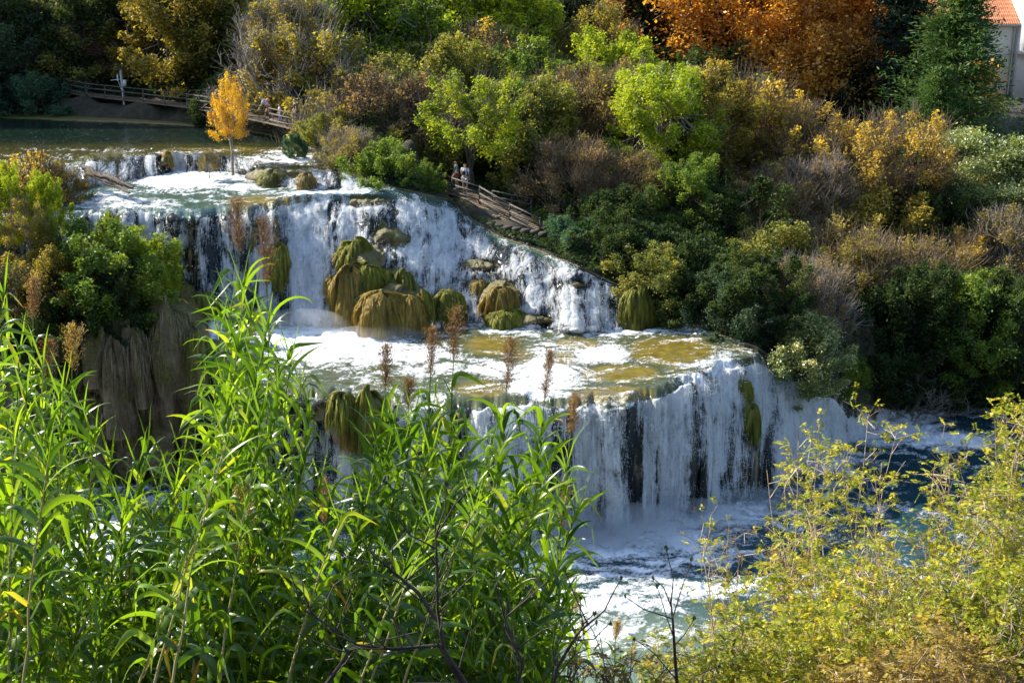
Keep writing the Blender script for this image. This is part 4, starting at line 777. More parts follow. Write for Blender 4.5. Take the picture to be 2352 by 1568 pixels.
# leaning yellow canes crossing the lower left
for i, (u, v, d, ub, vb) in enumerate([(520, 1020, 7.8, 240, 1640), (480, 1130, 7.7, 320, 1680), (110, 1060, 7.7, -10, 1600), (780, 1200, 8.2, 560, 1700), (990, 1210, 8.2, 740, 1700), (1090, 1170, 8.4, 800, 1700), (930, 1300, 8.0, 700, 1700), (450, 1240, 7.7, 200, 1700)]):
    cane(u, v, d, ub, 1300+i, 'thick yellowish leaning reed cane in the lower left thicket' if i < 8 else None, leafy=1.3, dens=.7, vb=vb, upright=.85, scale=.95, golden=True)
# the crowd behind and between
env_u = [-120, 0, 100, 200, 260, 330, 430, 500, 700, 760, 830, 900, 1100, 1250, 1330, 1360]; env_v = [960, 1000, 1000, 1120, 1160, 1140, 1150, 1060, 1170, 1300, 1180, 1090, 1170, 1270, 1400, 1570]
rr = rs(31)
for i in range(150):
    u = rr.uniform(-110, 1330); v0 = np.interp(u, env_u, env_v); v = v0 + (1600-v0)*rr.rand()**1.1; d = rr.uniform(8.6, 12.4)
    cane(u, v, d, u - rr.uniform(0, 240), 2000+i, leafy=rr.uniform(1.4, 2.6), dens=.95, upright=rr.uniform(.75, 1.1), scale=rr.uniform(.75, 1.08))
def blades():
    r = rs(9); mb = MB()
    for k in range(1700):
        u = r.uniform(-60, 1300); d = r.uniform(8.4, 12.5); v = r.uniform(1330, 1620) if u < 1300 else 1500; p = Pd(u, v, d); a = r.uniform(0, 6.28)
        reed_leaf(mb, p, np.array([math.cos(a), math.sin(a), 0]), r.uniform(.7, 1.4), r.uniform(.25, .5), r.uniform(.018, .036), r.uniform(.3, 2.2), float(np.clip(r.normal(.5, .25), 0, 1)), r, r.uniform(-1, 1))
    o = mb.build('undergrowth_blades', M_reed); tag(o, 'tangle of green reed blades filling the foot of the thicket', 'undergrowth', None, 'stuff')
blades()
# shrubs: shoots that carry leaflets
LM['ash'] = leafmat('yellow green ash leaves', [(.06, .11, .010), (.32, .36, .016), (.70, .56, .03)], .5, .03, .5, patch=.2)
LM['ashb'] = leafmat('yellow brown ash leaves', [(.14, .08, .03), (.30, .22, .04), (.52, .38, .05)], .5, .03, .5, patch=.3)
M_seed = plain('dry brown seed bunches', (.10, .045, .025), (.04, .02, .012), 20, .9)
def shrub(label, u, v, d, wpx, nshoot, leafm, seed, ub=None, dens=1.0, bare=.15, group='yellow green shrubs at lower right', name='ash_shrub', spread=1.0, twig=None, leafL=.047, lmat=None, vjit=.35):
    """shoots from one stool fan out to tips spread round (u, v) as far as wpx"""
    r = rs(seed); bx, by, _ = Pd(ub if ub is not None else u, 1700, d); bz = float(near(bx, by)); B0 = np.array([bx, by, bz])
    R = empty(name, B0); st_ = MB(); Vs = []; As = []; sd = MB(); nseed = 0
    W = wpx*d/F
    v += 35
    for k in range(nshoot):
        x = r.uniform(-1, 1); tu = u + x*wpx/2; tv = v + (1 if k else 0)*((abs(x)**1.5)*wpx*.25 + r.rand()**1.0*wpx*vjit)
        top = Pd(tu, tv, d + r.uniform(-.9, .9)); b = B0 + np.array([r.uniform(-.25, .25)+(top[0]-bx)*.35, r.uniform(-.3, .3), 0])
        if k % 2: top = top*.65 + b*.35
        n = 9; t = np.linspace(0, 1, n)[:, None]; mid = (b+top)/2 + r.normal(size=3)*.22; P = (1-t)**2*b + 2*t*(1-t)*mid + t*t*top; P[1:-1] += r.normal(size=(n-2, 3))*.035
        st_.tube(P-B0, np.linspace(.011, .0028, n)*(1.3 if k < 4 else 1), 5)
        H = np.linalg.norm(top-b); ntw = int(H*8.5)
        tips = [(P[-1], unit(P[-1]-P[-2]))]
        for q in range(ntw):
            s = r.uniform(.22, 1.0); i = min(int(s*(n-1)), n-2); p = P[i] + (P[i+1]-P[i])*(s*(n-1)-i); dd = unit(unit(P[i+1]-P[i])*.7 + r.normal(size=3)*.75); l = r.uniform(.12, .42)*spread
            e = p + dd*l; m = (p+e)/2 + r.normal(size=3)*.03; st_.tube(np.array([p, m, e])-B0, [.0052, .004, .002], 3); tips += [(e, dd), (m, dd)]
            if r.rand() < .6:
                e2 = m + unit(dd + r.normal(size=3)*.8)*l*.7; st_.tube(np.array([m, e2])-B0, [.0025, .001], 3); tips.append((e2, dd))
        for (p, dd) in tips:
            if r.rand() < bare: 
                if r.rand() < .10 and nseed < 24 and leafm and (bare > .3):
                    c = p-B0 + r.normal(size=(22, 3))*np.array([.02, .02, .035]); V, Fq = leafq(c, r.normal(size=(22, 3)) + np.array([0, 0, -1.5]), .035, .010, r); s1 = MB(); s1.add(V, Fq); s1.build('seed_bunch', M_seed, R); nseed += 1
                continue
            for h in range(int(1.7*dens + r.rand())):       # compound leaves: leaflets along a short arching stalk
                o = unit(dd*.5 + r.normal(size=3)*.7 + np.array([0, 0, .25])); m = 5; ss = np.linspace(.25, 1, m); L = leafL*r.uniform(.7, 1.25)
                sdv = unit(np.cross(o, [0, 0, 1.]) + 1e-3); c0 = p + o*.11*ss[:, None] + np.array([0, 0, -.03])*(ss**2)[:, None]
                for sg in (-1, 1):
                    ax = unit(sdv*sg + o*.55 + np.array([0, 0, -.35])); c = c0 + ax*L*.5; V, _ = leafq(c-B0, np.repeat(ax[None], m, 0) + r.normal(size=(m, 3))*.15, L, L*.42, r, unit(np.array([0, 0, 1.]) + r.normal(size=(m, 3))*.45)); Vs.append(V); As.append(np.full(4*m, np.clip(r.normal(.5, .27), 0, 1)))
    st_.build('stems', twig or M_tan2, R)
    if Vs:
        V = np.concatenate(Vs); mesh('leaves', V, np.arange(len(V)).reshape(-1, 4), lmat or LM[leafm], R, attrs={'rnd': np.concatenate(As)})
    tag(R, label, 'shrub', group); return R
M_tan2 = plain('tan shrub stems', (.56, .44, .31), (.30, .22, .15), 6, .8)
shrub('yellow green shrub with upright twigs before the foot of the lower fall', 1850, 950, 13.5, 190, 9, 'ash', 1, ub=1900, dens=1.3, bare=.4, vjit=.5)
shrub('shrub with tall arching twigs before the blue right pool', 2010, 915, 13.5, 240, 9, 'ash', 2, ub=2040, dens=1.2, bare=.45, vjit=.5)
shrub('thin shrub with dry brown twigs left of the right edge shrub', 2170, 1000, 13, 200, 9, 'ash', 3, ub=2180, dens=1, bare=.5, vjit=.5)
shrub('tallest yellow shrub reaching up the right edge', 2325, 868, 12.5, 150, 15, 'ash', 4, ub=2330)
shrub('yellow leafed shrub filling the right edge at mid height', 2310, 1080, 12, 200, 20, 'ash', 5)
shrub('small shrub with dark seed bunches before the pool foam', 1640, 1165, 12.5, 90, 6, 'ash', 6, ub=1720, dens=.6, bare=.5)
shrub('shrub with brown seed bunches right of the small one', 1740, 1190, 12.5, 130, 8, 'ashb', 7, ub=1770, dens=.7, bare=.45)
shrub('dense yellow green shrub under the dark water gap', 1800, 1270, 11.5, 300, 40, 'ash', 8, dens=1.3)
shrub('twiggy tan shrub in the middle of the lower right', 2020, 1170, 12, 320, 44, 'ash', 9, dens=.7, bare=.4)
shrub('dense lime shrub along the bottom right of the pool', 1720, 1400, 10.5, 280, 44, 'ash', 10, dens=1.5)
shrub('bright yellow green shrub at bottom between lime and brown ones', 1920, 1370, 10.5, 320, 52, 'ash', 11, dens=1.5)
shrub('green and tan shrub at lower right with a stout stem', 2110, 1300, 11, 300, 50, 'ash', 12, dens=1.3)
shrub('yellow shrub at the right edge near the bottom', 2290, 1270, 10.5, 260, 48, 'ash', 13, dens=1.5)
shrub('brown tinged shrub in the bottom right corner', 2230, 1420, 9.8, 320, 54, 'ashb', 14, dens=1.5)
shrub('yellow brown shrub at the bottom edge right of centre', 2030, 1450, 9.6, 300, 46, 'ashb', 15, dens=1.4)
shrub('low lime and brown bramble where shrubs meet the reeds', 1560, 1440, 10.5, 200, 26, 'ash', 16, dens=.9, bare=.3)
shrub('sparse brown bramble at the bottom beside the reeds', 1430, 1465, 10, 220, 26, 'ashb', 17, dens=.6, bare=.5, twig=M_darktwig)
shrub('dark twigged bramble at the bottom under the reed tips', 1290, 1450, 9.6, 180, 22, 'ashb', 18, dens=.5, bare=.55, twig=M_darktwig)
def figtree(label, pts, d, seed):
    r = rs(seed); W = [Pd(u, v, d + (r.uniform(-.15, .15) if i else 0)) for i, (u, v) in enumerate(pts)]; B0 = W[0]; R = empty('bare_fig_branch', B0); mb = MB(); bd = MB(); nb = 0
    W = np.array(W); mb.tube(W-B0, np.linspace(.017, .006, len(W)), 6)
    for i in range(1, len(W)):
        for q in range(3):
            p = lerp(W[i-1], W[i], r.rand()); e = p + unit(np.array([r.uniform(-1, 1), r.uniform(-.4, .4), r.uniform(.2, 1.3)]))*r.uniform(.15, .55); m = (p+e)/2 + r.normal(size=3)*.03
            mb.tube(np.array([p, m, e])-B0, [.006, .0045, .0035], 5)
            V, Fq = leafq((e-B0)[None] + r.normal(size=(6, 3))*.006, np.array([[0, 0, 1.]]).repeat(6, 0), .045, .018, r); bd = MB(); bd.add(V, Fq); bd.build('bud', M_canegreen, R)
    mb.build('branch', M_darktwig, R); tag(R, label, 'branch', 'bare fig branches at the bottom'); return R
figtree('dark bare fig branch rising before the reeds, with a crossing side branch', [(1090, 1600), (1020, 1490), (1005, 1400), (1003, 1290), (1000, 1200)], 7.6, 1)
figtree('dark curved fig branch reaching left from the upright one', [(1060, 1570), (1010, 1480), (900, 1490), (820, 1480), (770, 1440)], 7.6, 2)
figtree('thin fig branch slanting up to the left of the upright one', [(1000, 1420), (960, 1360), (900, 1310), (880, 1290)], 7.6, 3)
figtree('bare fig branch at the bottom below the lowest reeds', [(1180, 1620), (1200, 1520), (1160, 1440), (1165, 1380)], 8, 4)
figtree('bare fig branch with forked tips at the bottom centre', [(1260, 1620), (1280, 1530), (1330, 1450), (1390, 1400)], 8.5, 5)
figtree('bare knobbly fig branch under the small golden plume', [(1560, 1640), (1550, 1500), (1545, 1420), (1540, 1375)], 9, 6)
figtree('pale bare fig branch leaning left at the bottom of the reeds', [(700, 1640), (800, 1500), (760, 1440), (700, 1400)], 7.8, 7)
# ---------------------------------------------------------------- moss mounds and hanging draperies on the rock
def depth_at(u, v, grid=RK):
    j = int(np.clip(round((u-ucol[0])/3.4), 0, NC-1)); col = VV[:, j]; ok = np.where((SEG >= 1) & (SEG <= 6))[0]
    return grid[ok[np.argmin(np.abs(col[ok]-v))], j]
M_moss = leafmat('hanging moss', [(.05, .058, .010), (.17, .175, .02), (.34, .34, .05)], .35, .02, patch=.35)
M_mossb = leafmat('brown hanging grass', [(.09, .065, .014), (.28, .20, .04), (.48, .36, .09)], .4, .02, patch=.35)
M_drape = leafmat('grey brown drapery', [(.08, .055, .032), (.20, .145, .08), (.36, .28, .18)], .2, .02, patch=.35)
M_travertine = rockmat('travertine', False, .30)
def mound(label, u, vt, vb, wpx, mat, seed, name='moss_mound', hair=5600, hl=.6, push=.15, group='moss mounds on the falls'):
    r = rs(seed); c0 = depth_at(u, (vt+vb)/2); d = c0[1] - push; top = Pd(u, vt, d); bot = Pd(u, vb, d)
    h = top[2]-bot[2]; w = wpx*d/F/2; R = empty(name, (top[0], d, bot[2]))
    def surf(th, ph):
        rad = np.sin(np.clip(th*1.25, 0, 1)*math.pi/2)**.7; nz = .38 + 1.25*fbm(np.cos(ph)*2.3+seed, np.sin(ph)*2.3 + 0*th, th*2.4, 4, seed)
        return np.stack([rad*w*nz*np.cos(ph), rad*w*.8*nz*np.sin(ph), h*np.cos(np.clip(th, 0, 1)*math.pi/2)**1.1*(.8+.45*fbm(np.cos(ph)*1.2, np.sin(ph)*1.2+seed, 0*th, 2, seed+9)) + 0*ph], -1)
    n, m = 22, 40; th = np.linspace(0, 1, n)[:, None]; ph = np.linspace(0, 2*math.pi, m, endpoint=False)[None]
    V = surf(th, ph); i = np.arange(n-1)[:, None]*m; j = np.arange(m)[None]; k = (j+1) % m
    mesh('rock', V, np.stack([i+j, i+m+j, i+m+k, i+k], -1).reshape(-1, 4), M_wetrock, R, True)
    N_ = int(hair*max(.3, min(2.2, w*h*1.1))); a = r.uniform(math.pi*.85, math.pi*2.15, N_); t = r.rand(N_)**.8*.95; 
    clump = fbm(a*7.0, t*3.0, seed, 3, seed+3); P0 = surf(t, a); out = unit(np.stack([np.cos(a), np.sin(a), 0*a], -1))
    L = hl*r.uniform(.4, 1.1, N_)*(.5+clump); s1 = P0 + out*(.06+L*.20)[:, None] + np.array([0, 0, 1])*(L*.05)[:, None]; s2 = s1 + out*(L*.10)[:, None] - np.array([0, 0, 1])*(L*.5)[:, None]; s3 = s2 + out*(L*.02)[:, None] - np.array([0, 0, 1])*(L*.55)[:, None] + r.normal(size=(N_, 3))*.03
    wd = .012; b = unit(np.cross(out, [0, 0, 1.]) + r.normal(size=(N_, 3))*.4); sw = (clump-.5)[:, None]*b*.5*L[:, None]; s2 = s2 + sw*.6; s3 = s3 + sw
    V2 = np.stack([P0-b*wd, P0+b*wd, s1-b*wd, s1+b*wd, s2-b*wd*.7, s2+b*wd*.7, s3-b*wd*.15, s3+b*wd*.15], 1).reshape(-1, 3)
    q = np.arange(N_)[:, None]*8; F2 = np.concatenate([q+np.array([[0, 1, 3, 2]]), q+np.array([[2, 3, 5, 4]]), q+np.array([[4, 5, 7, 6]])])
    mesh('moss', V2, F2, mat, R, attrs={'rnd': np.repeat(np.clip(.95 - t*.6 + (clump-.5)*1.9 + r.normal(0, .16, N_), 0, 1), 8)}); tag(R, label, 'moss mound', group)
for i, q in enumerate([
    ('bright green moss tuft at the top of the big mound in the upper fall', 815, 558, 630, 75, M_moss), ('brown hanging tuft at the upper left of the big mound', 785, 592, 665, 45, M_mossb), ('large golden grass beard on the left of the big mound', 806, 625, 748, 88, M_mossb),
    ('dark green moss cushion in the middle of the big mound', 848, 608, 665, 60, M_moss), ('widest olive brown grass beard at the foot of the big mound', 876, 678, 768, 112, M_mossb), ('small green moss ball on the right shoulder of the big mound', 882, 628, 660, 30, M_moss),
    ('narrow green moss tongue right of the small moss ball', 930, 625, 680, 34, M_moss), ('brown grass beard at the lower right of the big mound', 938, 685, 765, 74, M_mossb), ('dark moss beard at the right end of the big mound', 966, 672, 745, 48, M_moss),
    ('isolated green moss cushion right of the big mound', 1030, 668, 728, 66, M_moss), ('tall green moss pillow in the left part of the upper fall', 636, 560, 655, 42, M_moss), ('thin brown beard left of the big mound', 760, 640, 712, 26, M_mossb),
    ('olive brown moss rock amid the right hand cascade', 1150, 662, 715, 66, M_mossb), ('low golden moss ledge at the foot of the cascade rock', 1165, 712, 745, 74, M_moss), ('small mossy stump above the cascade rock', 1100, 650, 690, 34, M_mossb),
    ('dark green hanging grass at the right end of the cascade', 1463, 668, 748, 64, M_moss), ('green brown moss column at the left of the lower fall lip', 785, 905, 965, 52, M_moss), ('slim moss column between the two at the lower fall lip', 808, 932, 1020, 36, M_mossb),
    ('tall moss column over the lower fall lip near the reeds', 850, 905, 1030, 54, M_moss), ('dark mossy pillar in the right part of the lower fall', 1727, 932, 1000, 26, M_moss), ('small moss pillar near the bend of the lower fall', 1708, 872, 915, 26, M_moss),
    ('dark green moss arch beside the island', 462, 676, 745, 66, M_moss), ('golden moss shelf between the island and the moss arch', 418, 690, 735, 70, M_mossb)]):
    mound(*q, 300+i)
for i, q in enumerate([
    ('broad brown drapery rock hanging from the island', 385, 715, 985, 130), ('grey fringed drapery rock in the middle of the island cliff', 300, 765, 930, 80), ('rounded tan boulder at the left of the island cliff', 222, 758, 880, 90), ('narrow drapery rock under the tan boulder', 260, 800, 1000, 70), ('dark mossy slope at the right end of the island cliff', 465, 770, 930, 90)]):
    mound(*q, M_drape if i < 4 else M_moss, 350+i, name='drapery_rock', hair=260 if i != 2 else 60, hl=.8, push=.5, group='drapery rocks of the island')
mound('mossy rock between the two right hand falls of the small cascade', 625, 392, 430, 60, M_moss, 380, hair=900, hl=.2, push=0, group='rocks of the small cascade')
mound('mossy rock at the left part of the small cascade', 385, 350, 385, 22, M_mossb, 381, hair=900, hl=.2, push=0, group='rocks of the small cascade')
mound('dark wet rock under the small shrub of the small cascade', 705, 400, 440, 44, M_mossb, 382, hair=900, hl=.2, push=0, group='rocks of the small cascade')
# ---------------------------------------------------------------- dead log
r = rs(8)
A = Pz(196, 400, 12.3); Bq = Pz(304, 444, 11.9); lg = empty('dead_log', A); mb = MB(); tt_ = np.linspace(0, 1, 9)[:, None]
for k in range(4):
    P = (A-A) + (Bq-A)*tt_ + np.array([0, 0, .12*k]) + r.normal(size=(9, 3))*.07; mb.tube(P, np.linspace(.16, .05, 9), 6)
mb.build('log', M_bark, lg); mb = MB()
for k in range(60):
    p = (Bq-A)*r.uniform(.2, 1) + np.array([0, 0, .2]); e = p + np.array([r.uniform(-.3, 1.3), r.uniform(-.3, .3), r.uniform(0, .9)]); mb.tube([p, (p+e)/2 + r.normal(size=3)*.08, e], [.02, .012, .005], 4)
mb.build('twigs', M_bark, lg); tag(lg, 'dark dead log with twigs stranded at the left of the small cascade', 'log')
# ---------------------------------------------------------------- boardwalks and railings
M_wood = plain('weathered wood', (.12, .10, .085), (.055, .045, .036), 8, .85, .3); M_deck = plain('boardwalk planks', (.16, .115, .07), (.075, .055, .035), 5, .9, .3)
def frame(A, Bq):
    d = unit(Bq-A); s = unit(np.cross(d, [0, 0, 1.])); n = np.cross(s, d); return np.stack([d, s, n], 1)
def railing(label, pts, hts=(.95, .62, .22), gap=2.0, off=0.0, side=(0, 0), first=True):
    pts = [np.array(p)+np.array([side[0], side[1], 0]) for p in pts]; R = empty('railing', pts[0]); cum = 0
    for i in range(len(pts)-1):
        A, Bq = pts[i]-pts[0], pts[i+1]-pts[0]; L = np.linalg.norm(Bq-A); Fm = frame(A, Bq)
        for k, h in enumerate(hts):
            mb = MB(); mb.box((A+Bq)/2 + np.array([0, 0, h]), (L-.004, 0.05 if k else .10, .08 if k else .05), Fm); mb.build('rail', M_wood, R)
        n = max(1, round(L/gap))
        for q in range(n if i < len(pts)-2 else n+1):
            p = A + (Bq-A)*q/n; mb = MB(); mb.box(p + np.array([0, .075, .42]), (.09, .075, 1.04)); mb.build('post', M_wood, R)
    tag(R, label, 'railing'); return R
def deck(label, pts, width=1.5, back=.8):
    R = None; V = []; mb = MB(); p0 = pts[0]
    for i in range(len(pts)-1):
        A, Bq = np.array(pts[i])-p0, np.array(pts[i+1])-p0; L = np.linalg.norm(Bq-A); Fm = frame(A, Bq); n = int(L/.2)
        for q in range(n): mb.box(A + (Bq-A)*(q+.5)/n + np.array([0, back, .02]), (L/n-.015, width, .05), Fm)
    o = mb.build('boardwalk', M_deck); o.location = p0; tag(o, label, 'boardwalk')
PLn = [np.array(q) for q in PL]; PMn = [np.array(q)+np.array([0, 0, .15]) for q in PM]
railing('three rail wooden railing along the far lake bank', PLn, side=(0, -.05)); deck('shaded boardwalk behind the lake railing', PLn, 1.8, 1.0)
railing('wooden railing between the forked tree and the fast water', PMn, hts=(.88, .5, .12), side=(0, -.05)); deck('sun flecked boardwalk behind the middle railing', PMn, 1.9, 1.1)
q1 = PMn[3]+np.array([-1.0, 2.6, .2]); q2 = PMn[3]+np.array([1.2, 2.3, -.2]); railing('short rear railing on the far side of the middle boardwalk', [q1, q2], gap=1.1)
def wall(label, A, Bq, h, mat, name='stone_wall', th=.5, rows=6, holes=()):
    A = np.array(A); Bq = np.array(Bq); R = MB(); L = np.linalg.norm((Bq-A)[:2]); Fm = frame(A*np.array([1, 1, 0]), Bq*np.array([1, 1, 0])); r = rs(3); bh = h/rows
    for k in range(rows):
        n = max(2, int(L/(bh*1.9)))
        for q in range(n):
            p = A + (Bq-A)*(q+.5*(k % 2)+.25)/n
            R.box(p-A + np.array([0, r.uniform(-.04, .04), bh*(k+.5)]), (L/n-.03, th, bh-.03), Fm, r.rand())
    o = R.build(name, mat); o.location = A; tag(o, label, 'wall'); return o
M_stone = plain('dark retaining stone', (.06, .052, .036), (.025, .02, .014), 3, .9, .6); M_brick = plain('dull red brick', (.20, .085, .05), (.11, .05, .032), 2, .9, .4)
a_ = PMn[3]+np.array([-3.0, -.45, -1.4]); b_ = PMn[4]+np.array([.8, -.45, -1.45]); wall('dark stone retaining wall under the middle railing', a_, b_, 1.6, M_stone)
xb, yb = Pd(175, 200, 99.5)[:2]; zb = T(xb, yb); wall('dull brick wall in deep shade behind the left railing', (xb, yb, zb-.3), (xb+6.5, yb+1.5, zb-.3), 3.4, M_brick, 'brick_wall', .4, 16)
# ---------------------------------------------------------------- gauge pole with a solar panel
M_metal = plain('grey galvanised metal', (.46, .48, .50), (.36, .38, .40), 2, .45, 0, .4); M_panel = plain('dark solar glass', (.05, .06, .08), (.03, .04, .05), 3, .2); M_whitebox = plain('pale box', (.6, .62, .62), (.5, .52, .52), 3, .5)
pb = Pz(290, 268, 12.4); R = empty('gauge_pole', pb); hp = Pd(290, 160, pb[1])[2]-pb[2]
mb = MB(); mb.tube([[0, 0, -.6], [-.12, 0, hp]], [.11, .10], 12); mb.build('pole', M_metal, R)
mb = MB(); mb.box((-.1, 0, hp+.1), (.75, .5, .04), Matrix.Rotation(math.radians(-28), 3, 'Y')); mb.build('solar_panel', M_panel, R)
mb = MB(); mb.box((-.45, 0, hp-.72), (.9, .05, .05), Matrix.Rotation(math.radians(-6), 3, 'Y')); mb.build('arm', M_metal, R)
mb = MB(); mb.tube([[-.38, 0, hp-.8], [-.38, 0, hp-.35]], [.055, .055], 8); mb.build('sensor', M_whitebox, R)
mb = MB(); mb.tube([[-.38, 0, hp-.75], [-.12, 0, hp-1.6]], [.03, .03], 6); mb.build('brace', M_metal, R)
mb = MB(); mb.box((.12, -.02, hp-.95), (.22, .2, .45)); mb.build('box', M_whitebox, R)
mb = MB(); mb.box((.18, 0, .12), (.2, .2, .28)); mb.build('box', M_whitebox, R)
tag(R, 'grey metal gauge pole with solar panel standing at the dark bank', 'pole')
# ---------------------------------------------------------------- visitors
M_skin = plain('skin', (.50, .30, .20), (.45, .27, .18), 3, .6); CLO = {}
def cloth(n, c):
    if n not in CLO: CLO[n] = plain(n, c, tuple(x*.8 for x in c), 6, .9)
    return CLO[n]
def skin(name, joints, edges, mat, parent, lv=2):
    me = bpy.data.meshes.new(name); ks = list(joints); me.from_pydata([joints[k][:3] for k in ks], [(ks.index(a), ks.index(b)) for a, b in edges], []); o = bpy.data.objects.new(name, me); C.objects.link(o); o.parent = parent
    sk = o.modifiers.new('s', 'SKIN'); me.skin_vertices[0].data[0].use_root = True
    for i, k in enumerate(ks): rr_ = joints[k][3]; me.skin_vertices[0].data[i].radius = rr_ if isinstance(rr_, tuple) else (rr_, rr_)
    s = o.modifiers.new('d', 'SUBSURF'); s.levels = lv; s.render_levels = lv; me.materials.append(mat); me.polygons.foreach_set('use_smooth', np.ones(len(me.polygons), bool)); sk.use_smooth_shade = True; return o
def person(label, pos, face, h=1.72, bend=.0, stride=.15, shirt=(.7, .7, .7), legs=(.3, .3, .3), hair=(.05, .03, .02), shorts=True, pack=None, armf=.1, longs=False):
    """face: heading, 0 = away along +y; the figure is built looking along +x"""
    R = empty('person', pos, face); k = h/1.72; hx = -.05; hz = .93*k; L = .52*k; c, s = math.cos(bend), math.sin(bend)
    def tor(a, y, f=0): return (hx + s*a*k + c*f, y*k, hz + c*a*k - s*f)
    J = {'pel': (hx, 0, hz, (.115*k, .145*k)), 'wst': (*tor(.16, 0), (.095*k, .125*k)), 'chs': (*tor(.36, 0), (.11*k, .16*k)), 'nkb': (*tor(.50, 0), .06*k), 'nk': (*tor(.56, 0), .05*k), 'hd': (*tor(.66, 0, .02), .085*k), 'top': (*tor(.76, 0, .02), .075*k)}
    E = [('pel', 'wst'), ('wst', 'chs'), ('chs', 'nkb'), ('nkb', 'nk'), ('nk', 'hd'), ('hd', 'top')]
    for sg, n in ((1, 'l'), (-1, 'r')):
        f = stride*sg; kn = (hx+f*.7+.04, .1*sg*k, .5*k); an = (hx+f*1.3-.02, .1*sg*k, .09*k)
        J[n+'hip'] = (hx, .095*sg*k, hz-.08*k, .085*k); J[n+'kn'] = (*kn, .06*k); J[n+'an'] = (*an, .038*k); J[n+'to'] = (an[0]+.17*k, an[1], .035*k, .038*k)
        sh = tor(.47, .185*sg); el = (sh[0]+armf*.6*sg*(1 if stride else 0)+s*.12, sh[1]+.05*sg, sh[2]-.28*k); wr = (el[0]+.12*k+armf*.5, el[1]-.02*sg, el[2]-.22*k)
        J[n+'sh'] = (*sh, .055*k); J[n+'el'] = (*el, .04*k); J[n+'wr'] = (*wr, .028*k); hd_ = (wr[0]+.03, wr[1], wr[2]-.09*k); J[n+'hn'] = (*hd_, (.018*k, .038*k))
        E += [('pel', n+'hip'), (n+'hip', n+'kn'), (n+'kn', n+'an'), (n+'an', n+'to'), ('nkb', n+'sh'), (n+'sh', n+'el'), (n+'el', n+'wr'), (n+'wr', n+'hn')]
        for q in range(4): J[n+'f%d' % q] = (hd_[0]+.035*k, hd_[1]+(q-1.5)*.02*k, hd_[2]-(.075-.01*abs(q-1.4))*k, .009*k); E.append((n+'hn', n+'f%d' % q))
        J[n+'th'] = (hd_[0]+.05*k, hd_[1]-.02*sg, hd_[2]-.015*k, .010*k); E.append((n+'hn', n+'th'))
    skin('body', J, E, M_skin, R)
    g = lambda n, a: (*J[n][:3], tuple(x+a for x in J[n][3]) if isinstance(J[n][3], tuple) else J[n][3]+a)
    S_ = {n: g(n, .018) for n in ('wst', 'chs', 'nkb', 'lsh', 'rsh')}; S_['pel'] = (J['pel'][0], 0, hz+.02, (.14*k, .165*k)); ed = [('pel', 'wst'), ('wst', 'chs'), ('chs', 'nkb'), ('nkb', 'lsh'), ('nkb', 'rsh')]
    for n in 'lr':
        a, b = np.array(J[n+'sh'][:3]), np.array(J[n+('wr' if longs else 'el')][:3]); m = np.array(J[n+'el'][:3]); S_[n+'s1'] = (*(a*.35+m*.65), .062*k); ed.append((n+'sh', n+'s1'))
        if longs: S_[n+'s2'] = (*(m*.2+b*.8), .045*k); ed.append((n+'s1', n+'s2'))
    S_ = {k2: S_[k2] for k2 in ['pel']+[q for q in S_ if q != 'pel']}; skin('shirt', S_, ed, cloth('cloth %.2f %.2f %.2f' % shirt, shirt), R, 1)
    T_ = {'pel': (hx, 0, hz-.01, (.125*k, .155*k))}; ed = []
    for n in 'lr':
        a, b, c2 = [np.array(J[n+q][:3]) for q in ('hip', 'kn', 'an')]; T_[n+'a'] = (*a, .105*k); T_[n+'b'] = (*(lerp(a, b, .85)), .085*k); ed += [('pel', n+'a'), (n+'a', n+'b')]
        if not shorts: T_[n+'c'] = (*(lerp(b, c2, .9)), .06*k); ed.append((n+'b', n+'c'))
    skin('trousers' if not shorts else 'shorts', T_, ed, cloth('cloth %.2f %.2f %.2f' % legs, legs), R, 1)
    hdv = np.array(J['hd'][:3]); tp = np.array(J['top'][:3]); skin('hair', {'a': (*(tp+np.array([-.02, 0, .015])), .085*k), 'b': (*(hdv+np.array([-.05, 0, .03])), .078*k)}, [('a', 'b')], cloth('hair', hair), R, 1)
    if pack:
        a = np.array(tor(.40, 0, -.20)); b = np.array(tor(.12, 0, -.21)); o = skin('backpack', {'a': (*a, (.10*k, .13*k)), 'm': (*((a+b)/2), (.13*k, .16*k)), 'b': (*b, (.12*k, .15*k))}, [('a', 'm'), ('m', 'b')], cloth('pack %.2f %.2f %.2f' % pack, pack), R, 1)
    for sg in 'lr':
        an = np.array(J[sg+'an'][:3]); to = np.array(J[sg+'to'][:3]); skin('shoe', {'a': (an[0]-.03, an[1], .045*k, .05*k), 'b': (to[0]+.02, to[1], .04*k, .045*k)}, [('a', 'b')], cloth('shoe', (.75, .75, .75)), R, 1)
    tag(R, label, 'person', 'visitors on the boardwalks'); return R
def onpath(P, u, back=1.0):
    us = [px(p)[0] for p in P]; i = max(0, min(len(P)-2, int(np.searchsorted(us, u))-1)); t = (u-us[i])/(us[i+1]-us[i]); p = lerp(P[i], P[i+1], t); return (p[0], p[1]+back, p[2]+.05)
person('person with pink backpack leaning forward as they walk behind the railing', onpath(PLn, 612, .7), math.pi+.25, 1.7, .75, .22, (.62, .58, .66), (.55, .35, .26), pack=(.75, .28, .20))
person('small child in a pale top behind the walker with the pink backpack', onpath(PLn, 640, .6), math.pi+.3, 1.2, .1, .1, (.72, .60, .60), (.35, .42, .60), shorts=False)
person('person in dark clothes at the lower end of the lake railing', onpath(PLn, 676, .8), math.pi+.6, 1.72, .1, .12, (.06, .06, .07), (.05, .05, .06))
